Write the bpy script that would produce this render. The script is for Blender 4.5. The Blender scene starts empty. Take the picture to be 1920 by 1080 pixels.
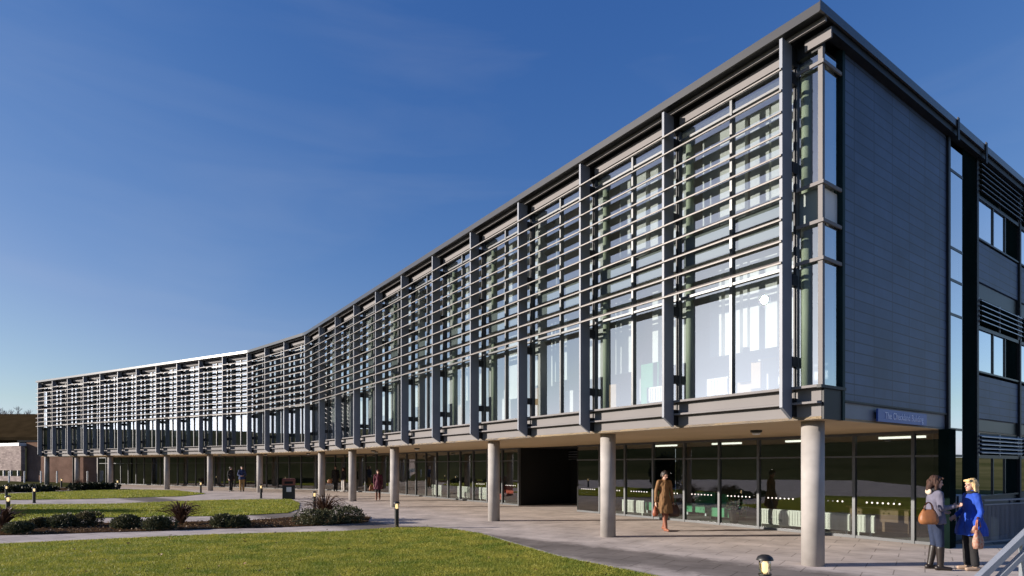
import bpy, bmesh, math, random
import numpy as np
from mathutils import Vector, Matrix
random.seed(7); rng = np.random.default_rng(7)
S = bpy.context.scene; C = S.collection
R = math.radians
HC = 1.87; F = 1106.0; HZ = 873.0        # camera height, focal length (px of 1920) and horizon row

# ------------------------------------------------------------------ helpers
def G(px, py):
    u = HC / (py - HZ)
    return ((px - 960) * u, F * u)

class MB:
    def __init__(s): s.v = []; s.f = []; s.sm = False
    def add(s, vs, fs):
        o = len(s.v); s.v += [tuple(p) for p in vs]; s.f += [tuple(i + o for i in f) for f in fs]
    def box(s, x0, x1, y0, y1, z0, z1):
        s.add([(x0,y0,z0),(x1,y0,z0),(x1,y1,z0),(x0,y1,z0),(x0,y0,z1),(x1,y0,z1),(x1,y1,z1),(x0,y1,z1)],
              [(3,2,1,0),(4,5,6,7),(0,1,5,4),(1,2,6,5),(2,3,7,6),(3,0,4,7)])
    def obox(s, c, h, M=None):
        b = [(-1,-1,-1),(1,-1,-1),(1,1,-1),(-1,1,-1),(-1,-1,1),(1,-1,1),(1,1,1),(-1,1,1)]
        vs = []
        for p in b:
            q = Vector((p[0]*h[0], p[1]*h[1], p[2]*h[2]))
            if M: q = M @ q
            vs.append(Vector(c) + q)
        s.add(vs, [(3,2,1,0),(4,5,6,7),(0,1,5,4),(1,2,6,5),(2,3,7,6),(3,0,4,7)])
    def loft(s, rings, caps=True, close=True):
        n = len(rings[0]); o = len(s.v)
        for r in rings: s.v += [tuple(p) for p in r]
        m = n if close else n - 1
        for i in range(len(rings) - 1):
            for j in range(m):
                a = o + i*n + j; b = o + i*n + (j+1) % n
                s.f.append((a, b, b + n, a + n))
        if caps:
            s.f.append(tuple(o + j for j in range(n))[::-1])
            s.f.append(tuple(o + (len(rings)-1)*n + j for j in range(n)))
    def lathe(s, prof, c=(0,0,0), n=20):
        s.loft([[(c[0]+r*math.cos(2*math.pi*k/n), c[1]+r*math.sin(2*math.pi*k/n), c[2]+z) for k in range(n)] for r, z in prof])
    def tube(s, pts, rad, n=8):
        rings = []
        for i, p in enumerate(pts):
            p = Vector(p); a = Vector(pts[max(0, i-1)]); b = Vector(pts[min(len(pts)-1, i+1)])
            d = (b - a).normalized(); u = d.orthogonal().normalized() if abs(d.z) > .9 else d.cross(Vector((0,0,1))).normalized()
            w = d.cross(u); r = rad[i] if isinstance(rad, (list, tuple)) else rad
            rings.append([p + r*(math.cos(2*math.pi*k/n)*u + math.sin(2*math.pi*k/n)*w) for k in range(n)])
        s.loft(rings)
    def cap(s, p0, p1, r0, r1, n=12):
        p0 = Vector(p0); p1 = Vector(p1); d = p1 - p0
        L = d.length; d = d.normalized() if L > 1e-6 else Vector((0,0,1))
        u = d.orthogonal().normalized(); w = d.cross(u); rings = []
        for k in range(5):
            a = -math.pi/2 + (k+.15)/4.3*math.pi/2
            rings.append((p0 + d*r0*math.sin(a), r0*math.cos(a)))
        for k in range(5):
            a = (k)/4.3*math.pi/2
            rings.append((p1 + d*r1*math.sin(a), r1*math.cos(a)))
        s.loft([[c + r*(math.cos(2*math.pi*j/n)*u + math.sin(2*math.pi*j/n)*w) for j in range(n)] for c, r in rings])
    def ell(s, c, r, M=None, n=14, m=9):
        rings = []
        for i in range(m):
            a = -math.pi/2 + (i+.3)/(m-.4)*math.pi
            rg = []
            for j in range(n):
                q = Vector((r[0]*math.cos(a)*math.cos(2*math.pi*j/n), r[1]*math.cos(a)*math.sin(2*math.pi*j/n), r[2]*math.sin(a)))
                if M: q = M @ q
                rg.append(Vector(c) + q)
            rings.append(rg)
        s.loft(rings)
    def mesh(s, name):
        me = bpy.data.meshes.new(name); me.from_pydata(s.v, [], s.f); me.update(); return me
    def build(s, name, m, parent=None, smooth=False):
        return obj(name, s.mesh(name), m, parent, smooth)

def obj(name, me, m, parent=None, smooth=False):
    if m is not None and not me.materials:
        for x in (m if isinstance(m, (list, tuple)) else [m]): me.materials.append(x)
    if smooth: me.polygons.foreach_set('use_smooth', [True]*len(me.polygons))
    o = bpy.data.objects.new(name, me); C.objects.link(o)
    if parent: o.parent = parent
    return o
def tag(o, label, cat, group=None):
    o['label'] = label; o['category'] = cat
    if group: o['group'] = group
    return o
def thing(name, label, cat, loc=(0,0,0), rz=0, group=None):
    o = bpy.data.objects.new(name, None); C.objects.link(o); o.empty_display_size = .2
    o.location = loc; o.rotation_euler = (0, 0, rz)
    return tag(o, label, cat, group)
def structure(o): o['kind'] = 'structure'; return o
def dup(root, loc, rz, label):
    r = root.copy(); C.objects.link(r); r.location = loc; r.rotation_euler = (0, 0, rz); r['label'] = label
    for ch in list(root.children):
        c = ch.copy(); C.objects.link(c); c.parent = r
        for g in ch.children:
            d = g.copy(); C.objects.link(d); d.parent = c
    return r
from mathutils import noise
def folds(me, amp, fx, fz):
    me.update(); vs = [v.co + v.normal*amp*noise.noise(Vector((v.co.x*fx, v.co.y*fx, v.co.z*fz))) for v in me.vertices]
    for v, c in zip(me.vertices, vs): v.co = c
    me.update(); return me
def fused(mb, voxel, smooth=3):
    me = mb.mesh('tmp'); o = bpy.data.objects.new('tmp', me); C.objects.link(o)
    a = o.modifiers.new('r', 'REMESH'); a.mode = 'VOXEL'; a.voxel_size = voxel; a.adaptivity = 0
    b = o.modifiers.new('s', 'SMOOTH'); b.factor = .5; b.iterations = smooth
    dg = bpy.context.evaluated_depsgraph_get(); dg.update()
    m2 = bpy.data.meshes.new_from_object(o.evaluated_get(dg))
    bpy.data.objects.remove(o); bpy.data.meshes.remove(me)
    m2.polygons.foreach_set('use_smooth', [True]*len(m2.polygons))
    return m2

# ------------------------------------------------------------------ materials
def mat(name, col, rough=.6, metal=0, var=.12, scale=6, bump=0, bscale=40, spec=.5, coords='Object', col2=None):
    m = bpy.data.materials.new(name); m.use_nodes = True; nt = m.node_tree; N = nt.nodes; L = nt.links
    b = N['Principled BSDF']; b.inputs['Roughness'].default_value = rough; b.inputs['Metallic'].default_value = metal
    b.inputs['Specular IOR Level'].default_value = spec
    tc = N.new('ShaderNodeTexCoord')
    nz = N.new('ShaderNodeTexNoise'); nz.inputs['Scale'].default_value = scale; nz.inputs['Detail'].default_value = 5
    L.new(tc.outputs[coords], nz.inputs['Vector'])
    rp = N.new('ShaderNodeValToRGB'); rp.color_ramp.elements[0].position = .3; rp.color_ramp.elements[1].position = .7
    c1 = [c*(1-var) for c in col]; c2 = col2 or [min(1, c*(1+var)) for c in col]
    rp.color_ramp.elements[0].color = (*c1, 1); rp.color_ramp.elements[1].color = (*c2, 1)
    L.new(nz.outputs['Fac'], rp.inputs['Fac']); L.new(rp.outputs['Color'], b.inputs['Base Color'])
    if bump:
        n2 = N.new('ShaderNodeTexNoise'); n2.inputs['Scale'].default_value = bscale; n2.inputs['Detail'].default_value = 4
        L.new(tc.outputs[coords], n2.inputs['Vector'])
        bp = N.new('ShaderNodeBump'); bp.inputs['Strength'].default_value = bump; bp.inputs['Distance'].default_value = .02
        L.new(n2.outputs['Fac'], bp.inputs['Height']); L.new(bp.outputs['Normal'], b.inputs['Normal'])
    return m
def glass(name, tint, k=1.6, base=.05, wav=0):
    m = bpy.data.materials.new(name); m.use_nodes = True; nt = m.node_tree; N = nt.nodes; L = nt.links
    N.remove(N['Principled BSDF']); out = N['Material Output']
    t = N.new('ShaderNodeBsdfTransparent'); t.inputs['Color'].default_value = (*tint, 1)
    g = N.new('ShaderNodeBsdfGlossy'); g.inputs['Roughness'].default_value = 0.0; g.inputs['Color'].default_value = (.95,.97,1,1)
    fr = N.new('ShaderNodeFresnel'); fr.inputs['IOR'].default_value = 1.5
    ma = N.new('ShaderNodeMath'); ma.operation = 'MULTIPLY_ADD'; ma.use_clamp = True
    ma.inputs[1].default_value = k; ma.inputs[2].default_value = base
    L.new(fr.outputs[0], ma.inputs[0])
    if wav:
        tc = N.new('ShaderNodeTexCoord'); nz = N.new('ShaderNodeTexNoise'); nz.inputs['Scale'].default_value = .9
        L.new(tc.outputs['Object'], nz.inputs['Vector']); bp = N.new('ShaderNodeBump')
        bp.inputs['Strength'].default_value = wav; bp.inputs['Distance'].default_value = .02
        L.new(nz.outputs['Fac'], bp.inputs['Height']); L.new(bp.outputs['Normal'], g.inputs['Normal'])
    mx = N.new('ShaderNodeMixShader'); L.new(ma.outputs[0], mx.inputs[0]); L.new(t.outputs[0], mx.inputs[1]); L.new(g.outputs[0], mx.inputs[2])
    L.new(mx.outputs[0], out.inputs['Surface'])
    return m
def emis(name, col, st):
    m = bpy.data.materials.new(name); m.use_nodes = True; b = m.node_tree.nodes['Principled BSDF']
    b.inputs['Base Color'].default_value = (*col, 1); b.inputs['Emission Color'].default_value = (*col, 1); b.inputs['Emission Strength'].default_value = st
    return m
def leafmat(name, c1, c2, scale=1.5, trans=.25):
    m = bpy.data.materials.new(name); m.use_nodes = True; nt = m.node_tree; N = nt.nodes; L = nt.links
    b = N['Principled BSDF']; b.inputs['Roughness'].default_value = .55; b.inputs['Specular IOR Level'].default_value = .25 if trans else 0
    tc = N.new('ShaderNodeNewGeometry'); nz = N.new('ShaderNodeTexNoise'); nz.inputs['Scale'].default_value = scale; nz.inputs['Detail'].default_value = 6
    nz.inputs['Roughness'].default_value = .7
    L.new(tc.outputs['Position'], nz.inputs['Vector'])
    rp = N.new('ShaderNodeValToRGB'); rp.color_ramp.elements[0].position = .36; rp.color_ramp.elements[1].position = .64
    rp.color_ramp.elements[0].color = (*c1,1); rp.color_ramp.elements[1].color = (*c2,1)
    L.new(nz.outputs['Fac'], rp.inputs['Fac']); L.new(rp.outputs['Color'], b.inputs['Base Color'])
    tr = N.new('ShaderNodeBsdfTranslucent'); L.new(rp.outputs['Color'], tr.inputs['Color'])
    mx = N.new('ShaderNodeMixShader'); mx.inputs[0].default_value = trans
    L.new(b.outputs[0], mx.inputs[1]); L.new(tr.outputs[0], mx.inputs[2]); L.new(mx.outputs[0], N['Material Output'].inputs['Surface'])
    return m
def slabmat(name, c1, c2, mortar, bw, bh, rough=.7, ms=.012, rot=0, stain=None, bump=.15, offset=.5, coords='Object', plane='xy', spec=0):
    m = bpy.data.materials.new(name); m.use_nodes = True; nt = m.node_tree; N = nt.nodes; L = nt.links
    b = N['Principled BSDF']; b.inputs['Roughness'].default_value = rough; b.inputs['Specular IOR Level'].default_value = spec
    tc = N.new('ShaderNodeTexCoord'); mp = N.new('ShaderNodeMapping')
    mp.inputs['Rotation'].default_value = (0,0,rot) if plane == 'xy' else (R(90), 0, rot)
    L.new(tc.outputs[coords], mp.inputs['Vector'])
    br = N.new('ShaderNodeTexBrick'); br.inputs['Scale'].default_value = 1; br.offset = offset
    br.inputs['Brick Width'].default_value = bw; br.inputs['Row Height'].default_value = bh; br.inputs['Mortar Size'].default_value = ms
    br.inputs['Color1'].default_value = (*c1,1); br.inputs['Color2'].default_value = (*c2,1); br.inputs['Mortar'].default_value = (*mortar,1)
    L.new(mp.outputs[0], br.inputs['Vector'])
    nz = N.new('ShaderNodeTexNoise'); nz.inputs['Scale'].default_value = .9; nz.inputs['Detail'].default_value = 8; nz.inputs['Roughness'].default_value = .65
    L.new(tc.outputs[coords], nz.inputs['Vector'])
    mr = N.new('ShaderNodeMapRange'); mr.inputs[1].default_value = .3; mr.inputs[2].default_value = .7; mr.inputs[3].default_value = .68; mr.inputs[4].default_value = 1.2
    L.new(nz.outputs['Fac'], mr.inputs[0])
    ml = N.new('ShaderNodeVectorMath'); ml.operation = 'SCALE'; L.new(br.outputs['Color'], ml.inputs[0]); L.new(mr.outputs[0], ml.inputs['Scale'])
    col = ml.outputs[0]
    if stain:                                     # a worn gritty strip along a line on the ground
        (ax, ay), (bx_, by_), wdt, sc = stain
        dx, dy = bx_-ax, by_-ay; l = math.hypot(dx, dy); nx, ny = -dy/l, dx/l
        d = N.new('ShaderNodeVectorMath'); d.operation = 'DOT_PRODUCT'; d.inputs[1].default_value = (nx, ny, 0)
        L.new(tc.outputs[coords], d.inputs[0])
        a1 = N.new('ShaderNodeMath'); a1.operation = 'ADD'; a1.inputs[1].default_value = -(ax*nx+ay*ny); L.new(d.outputs['Value'], a1.inputs[0])
        n3 = N.new('ShaderNodeTexNoise'); n3.inputs['Scale'].default_value = 1.3; n3.inputs['Detail'].default_value = 9; n3.inputs['Roughness'].default_value = .75
        L.new(tc.outputs[coords], n3.inputs['Vector'])
        a2 = N.new('ShaderNodeMath'); a2.operation = 'MULTIPLY_ADD'; a2.inputs[1].default_value = 1.6; a2.inputs[2].default_value = -.8
        L.new(n3.outputs['Fac'], a2.inputs[0])
        a3 = N.new('ShaderNodeMath'); L.new(a1.outputs[0], a3.inputs[0]); L.new(a2.outputs[0], a3.inputs[1])
        a4 = N.new('ShaderNodeMath'); a4.operation = 'ABSOLUTE'; L.new(a3.outputs[0], a4.inputs[0])
        m2 = N.new('ShaderNodeMapRange'); m2.interpolation_type = 'SMOOTHSTEP'; m2.inputs[1].default_value = wdt*.6; m2.inputs[2].default_value = wdt*1.3
        m2.inputs[3].default_value = sc; m2.inputs[4].default_value = 1
        L.new(a4.outputs[0], m2.inputs[0])
        s2 = N.new('ShaderNodeVectorMath'); s2.operation = 'SCALE'; L.new(col, s2.inputs[0]); L.new(m2.outputs[0], s2.inputs['Scale']); col = s2.outputs[0]
    L.new(col, b.inputs['Base Color'])
    n4 = N.new('ShaderNodeTexNoise'); n4.inputs['Scale'].default_value = 60; n4.inputs['Detail'].default_value = 4; L.new(tc.outputs[coords], n4.inputs['Vector'])
    bp = N.new('ShaderNodeBump'); bp.inputs['Strength'].default_value = bump; bp.inputs['Distance'].default_value = .01
    L.new(n4.outputs['Fac'], bp.inputs['Height']); L.new(bp.outputs['Normal'], b.inputs['Normal'])
    return m

M_panel = mat('light_grey_metal', (.19,.178,.176), .65, .0, .05, 1.2, spec=.2)
M_fascia = mat('roof_metal', (.055,.055,.057), .22, .0, .06, 1.0, spec=.5)
M_fin = mat('fin_metal', (.17,.188,.225), .5, .0, .08, 2)
M_louvre = mat('louvre_metal', (.165,.148,.135), .5, .1, .06, 2)
M_dark = mat('dark_metal', (.014,.015,.017), .5, 0, .2, 3, spec=.3)
M_frame = mat('frame_metal', (.10,.105,.11), .4, .2, .1, 3)
M_framed = mat('dark_frame', (.03,.034,.033), .4, .2, .1, 3)
M_green_dark = mat('dark_green_metal', (.005,.011,.010), .7, 0, .2, 2, spec=0)
M_soffit = mat('soffit_board', (.52,.385,.22), .8, 0, .06, .8)
M_conc = mat('pale_concrete', (.34,.315,.295), .8, 0, .17, 2.2, .12, 60)
M_white = mat('white_paint', (.78,.78,.76), .6, 0, .04, 2)
M_ceil = mat('ceiling_white', (.7,.7,.68), .8, 0, .03, 1)
M_room = mat('room_wall', (.72,.78,.84), .8, 0, .06, .5)
M_carpet = mat('carpet', (.20,.20,.205), .9, 0, .2, 2)
M_blind = mat('blind_fabric', (.80,.83,.80), .85, 0, .05, 3)
M_palegreen = mat('pale_green_paint', (.55,.64,.47), .6, 0, .05, 2)
M_glass = glass('window_glass', (.86,.91,.90), 2.6, .27, .04)
M_glass_low = glass('shopfront_glass', (.74,.80,.75), 2.2, .085, .04)
M_glass_side = glass('side_glass', (.25,.30,.34), 2.5, .28, .03)
M_olive = mat('olive_wall', (.17,.172,.125), .9, 0, .2, .6)
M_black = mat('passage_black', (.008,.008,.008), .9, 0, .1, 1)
M_steel = mat('galvanised_steel', (.42,.45,.50), .38, .6, .08, 5)
M_bollard = mat('bollard_black', (.014,.013,.012), .45, 0, .2, 5)
M_lampglow = emis('lamp_glow', (1,.80,.48), .9)
M_slab = slabmat('cladding_panels', (.044,.072,.136), (.060,.093,.170), (.015,.022,.04), .8, .2, .5, .011, R(0), bump=.03, offset=0, coords='UV', spec=.5)

# ------------------------------------------------------------------ building curve
S0 = .69; BAY = 2.696; T1 = R(54.88); T2 = R(29.03)
NB = 26; SEND = S0 + 25*BAY + .42
TM = R(43.26)
def theta(s):                                  # three straight facets with short easing between them
    b = (s-S0)/BAY; c = lambda x: min(1, max(0, x))
    return T1 + (TM-T1)*c((b-10.87)/.26) + (T2-TM)*c((b-13.87)/.26)
DS = .02; _tab = []
_x, _y = 4.828 + S0*math.cos(T1), 10.596 - S0*math.sin(T1)
for _i in range(int(90/DS)):
    _tab.append((_x, _y)); th = theta((_i+.5)*DS); _x -= DS*math.cos(th); _y += DS*math.sin(th)
def P(s, t, z=0):
    if s <= 0:
        x, y = _tab[0]; x -= s*math.cos(T1)*1; y -= -s*math.sin(T1)*1; th = T1
        x, y = _tab[0][0] - s*math.cos(T1), _tab[0][1] + s*math.sin(T1)
    else:
        f = s/DS; i = min(int(f), len(_tab)-2); w = f - i
        x = _tab[i][0]*(1-w) + _tab[i+1][0]*w; y = _tab[i][1]*(1-w) + _tab[i+1][1]*w; th = theta(s)
    return (x + t*math.sin(th), y + t*math.cos(th), z)
def solve_s(px, t, lo=0, hi=80):
    f = lambda s: 960 + F*P(s,t)[0]/P(s,t)[1] - px
    for _ in range(50):
        m = (lo+hi)/2
        if f(m) > 0: lo = m
        else: hi = m
    return lo
def srange(a, b, step=.675):
    n = max(1, int(math.ceil((b-a)/step)))
    if theta(a) == theta(b): n = 1
    return [a + (b-a)*k/n for k in range(n+1)]
def sweep(mb, s0, s1, t0, t1, z0, z1):
    mb.loft([[P(s,t0,z0), P(s,t1,z0), P(s,t1,z1), P(s,t0,z1)] for s in srange(s0, s1)])
def sbox(mb, s0, s1, t0, t1, z0, z1):
    mb.loft([[P(s,t0,z0), P(s,t1,z0), P(s,t1,z1), P(s,t0,z1)] for s in (s0, s1)])
def stpoly(mb, pts, z0, z1):
    n = len(pts)
    mb.add([P(s,t,z0) for s,t in pts] + [P(s,t,z1) for s,t in pts],
           [tuple(range(n))[::-1], tuple(range(n, 2*n))] + [(i, (i+1)%n, (i+1)%n+n, i+n) for i in range(n)])

B = thing('university_building', 'long curved two storey glass building with horizontal louvres raised over a colonnade', 'building', P(0,0,0)[:3])
_inv = Matrix.Translation(-Vector(P(0,0,0)))
def bpart(mb, name, m, parent=None, smooth=False):
    p = parent or B
    me = mb.mesh(name); me.transform(_inv)
    return obj(name, me, m, p, smooth)
TG = .52       # glass plane
ZS = 2.70      # soffit
# roof slab & fascia
mb = MB()
ss = srange(0, SEND)
ss = [0] + sorted([S0 + k*BAY/3 for k in range(0, 76)] + [S0 + b*BAY for b in (10.87,10.935,11.065,11.13,13.87,13.935,14.065,14.13)]) + [SEND]
mb.loft([[P(s,.04,9.615), P(s,14,9.615), P(s,14,9.74), P(s,.04,9.74)] for s in ss]); bpart(mb, 'roof', M_dark)
mb = MB(); mb.loft([[P(s,0,9.60), P(s,.035,9.60), P(s,.035,9.765), P(s,0,9.765)] for s in ss]); bpart(mb, 'roof_fascia', M_fascia)
mb = MB(); mb.loft([[P(s,.20,9.53), P(s,.25,9.53), P(s,.25,9.613), P(s,.20,9.613)] for s in ss]); bpart(mb, 'eaves_strip', M_panel)
mb = MB()
for k in range(-1, 25):
    a = S0 + k*BAY + .20; b = S0 + (k+1)*BAY - .12
    if k < 0: a, b = .0, S0 - .22
    sweep(mb, a, b, .40, .44, 9.33, 9.52)
bpart(mb, 'eaves_panel', M_panel)
mb = MB(); mb.loft([[P(s,.46,9.28), P(s,.60,9.28), P(s,.60,9.613), P(s,.46,9.613)] for s in [.2]+ss[1:]]); bpart(mb, 'head_beam', M_dark)
# side roof edge (short end of the building)
mb = MB(); stpoly(mb, [(-.035,-.035),(-.0,-.0),(-.0,17),(-.035,17)], 9.60, 9.765); bpart(mb, 'end_fascia', M_fascia)
mb = MB(); stpoly(mb, [(.02,.5),(.17,.5),(.17,17),(.02,17)], 9.47, 9.613); bpart(mb, 'end_eaves', M_dark)

# floors and rooms
def slab(name, s0, s1, t0, t1, z0, z1, m):
    mb = MB(); mb.loft([[P(s,t0,z0), P(s,t1,z0), P(s,t1,z1), P(s,t0,z1)] for s in [s0]+[x for x in ss if s0 < x < s1]+[s1]]); return bpart(mb, name, m)
slab('soffit', .2, SEND-.05, .46, 12, ZS, ZS+.05, M_soffit)
slab('floor_slab', .22, SEND-.1, .60, 12, ZS+.06, 3.26, M_carpet)
slab('floor_slab', .24, SEND-.1, .62, 12, 6.30, 6.86, M_ceil)
slab('ceiling', .24, SEND-.1, .62, 12, 9.24, 9.275, M_ceil)
slab('room_wall', .24, SEND-.1, 6.0, 6.15, 3.265, 6.295, M_room)
slab('room_wall', .24, SEND-.1, 6.0, 6.15, 6.865, 9.235, M_room)
for k in range(3, 25, 3):
    s = S0 + k*BAY + .02
    for z0, z1 in ((3.265,6.295),(6.865,9.235)):
        mb = MB(); sbox(mb, s-.05, s+.05, .8, 5.99, z0, z1); bpart(mb, 'partition', M_white)
# end wall at the far end
mb = MB(); stpoly(mb, [(SEND-.04,.46),(SEND+.06,.46),(SEND+.06,12),(SEND-.04,12)], ZS+.06, 9.55); bpart(mb, 'gable_wall', M_slab)

# spandrel below the first floor
def strip(name, t0, t1, z0, z1, m, s0=.2, s1=None):
    s1 = s1 or SEND; mb = MB()
    mb.loft([[P(s,t0,z0), P(s,t1,z0), P(s,t1,z1), P(s,t0,z1)] for s in [s0]+[x for x in ss if s0+.01 < x < s1-.01]+[s1]]); return bpart(mb, name, m)
strip('window_sill', .30, .58, 3.255, 3.30, M_panel)
strip('spandrel_panel', .46, .50, 3.03, 3.25, M_panel)
strip('spandrel_ledge', .31, .52, 2.975, 3.012, M_panel)
strip('spandrel_panel', .46, .50, 2.70, 2.97, M_panel)
strip('spandrel_core', .505, .58, 2.702, 3.252, M_dark, .22)
strip('slab_edge', .585, .618, 6.26, 6.88, mat('slab_edge_grey', (.22,.26,.25), .7, 0, .05, 1), .28)
# corner return of the spandrel
mb = MB(); stpoly(mb, [(.16,.47),(.198,.47),(.198,1.19),(.16,1.19)], 2.70, 3.24); stpoly(mb, [(.12,.30),(.199,.30),(.199,1.19),(.12,1.19)], 3.243, 3.297); bpart(mb, 'corner_spandrel', M_dark)

# fins, brackets
for k in range(NB):
    s = S0 + k*BAY
    mb = MB(); w = .028
    prof = [(0,9.54),(.32,9.54),(.32,2.72),(0,2.915)]
    mb.add([P(s-w,t,z) for t,z in prof] + [P(s+w,t,z) for t,z in prof], [(0,1,2,3),(7,6,5,4),(0,4,5,1),(1,5,6,2),(2,6,7,3),(3,7,4,0)])
    fin = bpart(mb, 'fin', M_fin)
    mb = MB()
    for z0, z1 in ((9.18,9.5),(8.84,9.06),(7.22,7.42),(5.16,5.36),(3.68,3.86),(2.76,3.10)):
        sbox(mb, s-.04, s+.055, .325, .50, z0, z1)
    sbox(mb, s-.014, s+.014, .44, .468, 2.80, 9.45)
    bpart(mb, 'bracket', M_dark, fin)
# louvres: long blades carried by the fins
for j in range(10):
    z = 5.55 + .386*j; mb = MB()
    ring = [(0,-.060),(.03,-.053),(.10,-.016),(.165,.036),(.172,.052),(.15,.048),(.07,.010),(0,-.033)]
    sl = [S0-.02] + ss[1:-1] + [SEND-.1]
    mb.loft([[P(s, -.03+t, z+dz) for t,dz in ring] for s in sl]); bpart(mb, 'louvre', M_louvre)

# windows of both upper storeys
def pane(mb, s0, s1, t, z0, z1): mb.add([P(s0,t,z0),P(s1,t,z0),P(s1,t,z1),P(s0,t,z1)], [(3,2,1,0)])
def window(sa, sb, z0, z1, transoms, seed, low):
    rr = random.Random(seed); mid = (sa+sb)/2
    mb = MB()
    for s, w in ((sa,.035),(mid,.026)):
        sbox(mb, s-w, s+w, TG-.05, TG+.09, z0, z1)
    for z in transoms:
        sbox(mb, sa+.036, mid-.027, TG-.035, TG+.07, z-.025, z+.025); sbox(mb, mid+.027, sb-.036, TG-.035, TG+.07, z-.025, z+.025)
    for s in (sa, mid): sbox(mb, s-.03, s+.03, TG-.05, TG+.05, *((z1+.001, 6.569) if low else (6.571, z0-.001)))
    w = bpart(mb, 'window', M_frame)
    mb = MB()
    za, zb = (z0, 6.565) if low else (6.575, z1)
    pane(mb, sa+.03, mid-.02, TG+.01, za, zb); pane(mb, mid+.02, sb-.03, TG+.01, za, zb)
    bpart(mb, 'glass_pane', M_glass, w)
    mb = MB()                                     # hanging white fabric strips inside
    s = sa + .22
    while s < sb - .2:
        ww = rr.choice([.10,.30,.36,.42,.5,.6] if low else [.30,.36,.42,.5,.6])
        if s + ww > sb - .06: break
        if not (s < mid < s+ww):
            zb = (z0+rr.choice([.75,.95,.95,1.05])) if low else z0+.12
            sbox(mb, s, s+ww, 1.02+rr.random()*.1, 1.05+rr.random()*.02+.1, zb, z1-.12)
        s += ww + rr.choice([.05,.08,.12,.18] if low else [.04,.06,.10])
    if mb.v: bpart(mb, 'blind', M_blind, w)
for k in range(-1, 25):
    sa = S0 + k*BAY; sb = sa + BAY
    if k < 0: sa = .22
    if k < 0: continue
    window(sa, sb, 3.30, 6.24, (5.55,), 100+k, True)
    window(sa, sb, 6.90, 9.28, (9.03,), 300+k, False)
for k in range(25):                                # slim round interior columns
    x, y, _ = P(S0+k*BAY+.06, .98)
    for z0, z1 in ((3.265,6.295),(6.865,9.235)):
        mb = MB(); mb.lathe([(.085,z0),(.085,z1)], (x,y,0), 16); bpart(mb, 'interior_column', M_palegreen, None, True)
# glazed corner
mb = MB()
stpoly(mb, [(.18,TG-.06),(.26,TG-.06),(.26,TG+.02),(.18,TG+.02)], 3.30, 9.30)
cw = bpart(mb, 'corner_post', M_panel)
for z in (9.03,6.90,6.22,5.55):
    mb = MB(); stpoly(mb, [(.15,TG-.09),(S0-.04,TG-.09),(S0-.04,TG-.062),(.178,TG-.062),(.178,1.15),(.15,1.15)], z-.03, z+.03); bpart(mb, 'corner_band', M_panel, cw)
mb = MB()
for z0, z1 in ((3.3,6.24),(6.9,9.28)):
    pane(mb, .261, S0-.035, TG, z0, z1)
    mb.add([P(.20,TG+.021,z0),P(.20,1.15,z0),P(.20,1.15,z1),P(.20,TG+.021,z1)], [(0,1,2,3)])
bpart(mb, 'corner_glass', M_glass, cw)
mb = MB(); stpoly(mb, [(.14,1.10),(.30,1.10),(.30,1.19),(.14,1.19)], 2.70, 9.50); bpart(mb, 'corner_frame', mat('teal_frame', (.010,.026,.028), .5, 0, .2, 2, spec=.1))
for t in (.80,.88,.96):
    x,y,_ = P(.42,t)
    for z0,z1 in ((3.27,6.29),(6.87,9.23)): mb = MB(); mb.lathe([(.02,z0),(.02,z1)], (x,y,0), 8); bpart(mb, 'vertical_pipe', M_palegreen, None, True)

# end elevation: panelled wall, stair glazing, office windows
def uvquad(name, s, t0, t1, z0, z1, m, thick=.06):
    mb = MB(); stpoly(mb, [(s,t0),(s,t1),(s+thick,t1),(s+thick,t0)], z0, z1)
    o = bpart(mb, name, m); me = o.data; uv = me.uv_layers.new(name='UVMap'); p0 = Vector(P(s,0,0)); d = (Vector(P(s,1,0))-p0).normalized()
    for lp in me.loops:
        q = me.vertices[lp.vertex_index].co + Vector(P(0,0,0)) - p0
        uv.data[lp.index].uv = (q.dot(d), q.z)
    return o
SC = .17
uvquad('cladding_wall', SC, 1.20, 5.98, 3.07, 9.49, M_slab)
mb = MB(); stpoly(mb, [(SC+.03,1.2),(SC+.2,1.2),(SC+.2,5.98),(SC+.03,5.98)], 2.71, 3.065); bpart(mb, 'end_spandrel', M_fin)
mb = MB(); stpoly(mb, [(SC-.02,1.195),(SC-.003,1.195),(SC-.003,5.98),(SC-.02,5.98)], 3.04, 3.075); bpart(mb, 'drip_edge', M_dark)
for t in (6.04, 7.84, 11.13):
    mb = MB(); stpoly(mb, [(.12,t-.06),(.24,t-.06),(.24,t+.06),(.12,t+.06)], 0, 9.538)
    p = bpart(mb, 'post', M_dark)
    mb = MB(); stpoly(mb, [(-.06,t-.05),(-.037,t-.05),(-.037,t+.05),(-.06,t+.05)], 9.3, 9.81); bpart(mb, 'post_cap', M_dark, p)
mb = MB()
for z in (8.75, 6.95, 6.2, 5.4, 2.72, 2.1, .06):
    stpoly(mb, [(.14,6.105),(.20,6.105),(.20,6.895),(.14,6.895)], z-.03, z+.03)
sw = bpart(mb, 'stair_window', M_framed)
mb = MB(); mb.add([P(.15,6.1,.1),P(.15,6.895,.1),P(.15,6.895,9.3),P(.15,6.1,9.3)], [(0,1,2,3)]); bpart(mb, 'glass_pane', M_glass_side, sw)
mb = MB(); stpoly(mb, [(.145,6.9),(.30,6.9),(.30,7.775),(.145,7.775)], 0, 9.5); bpart(mb, 'dark_panel', M_green_dark)
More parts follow.
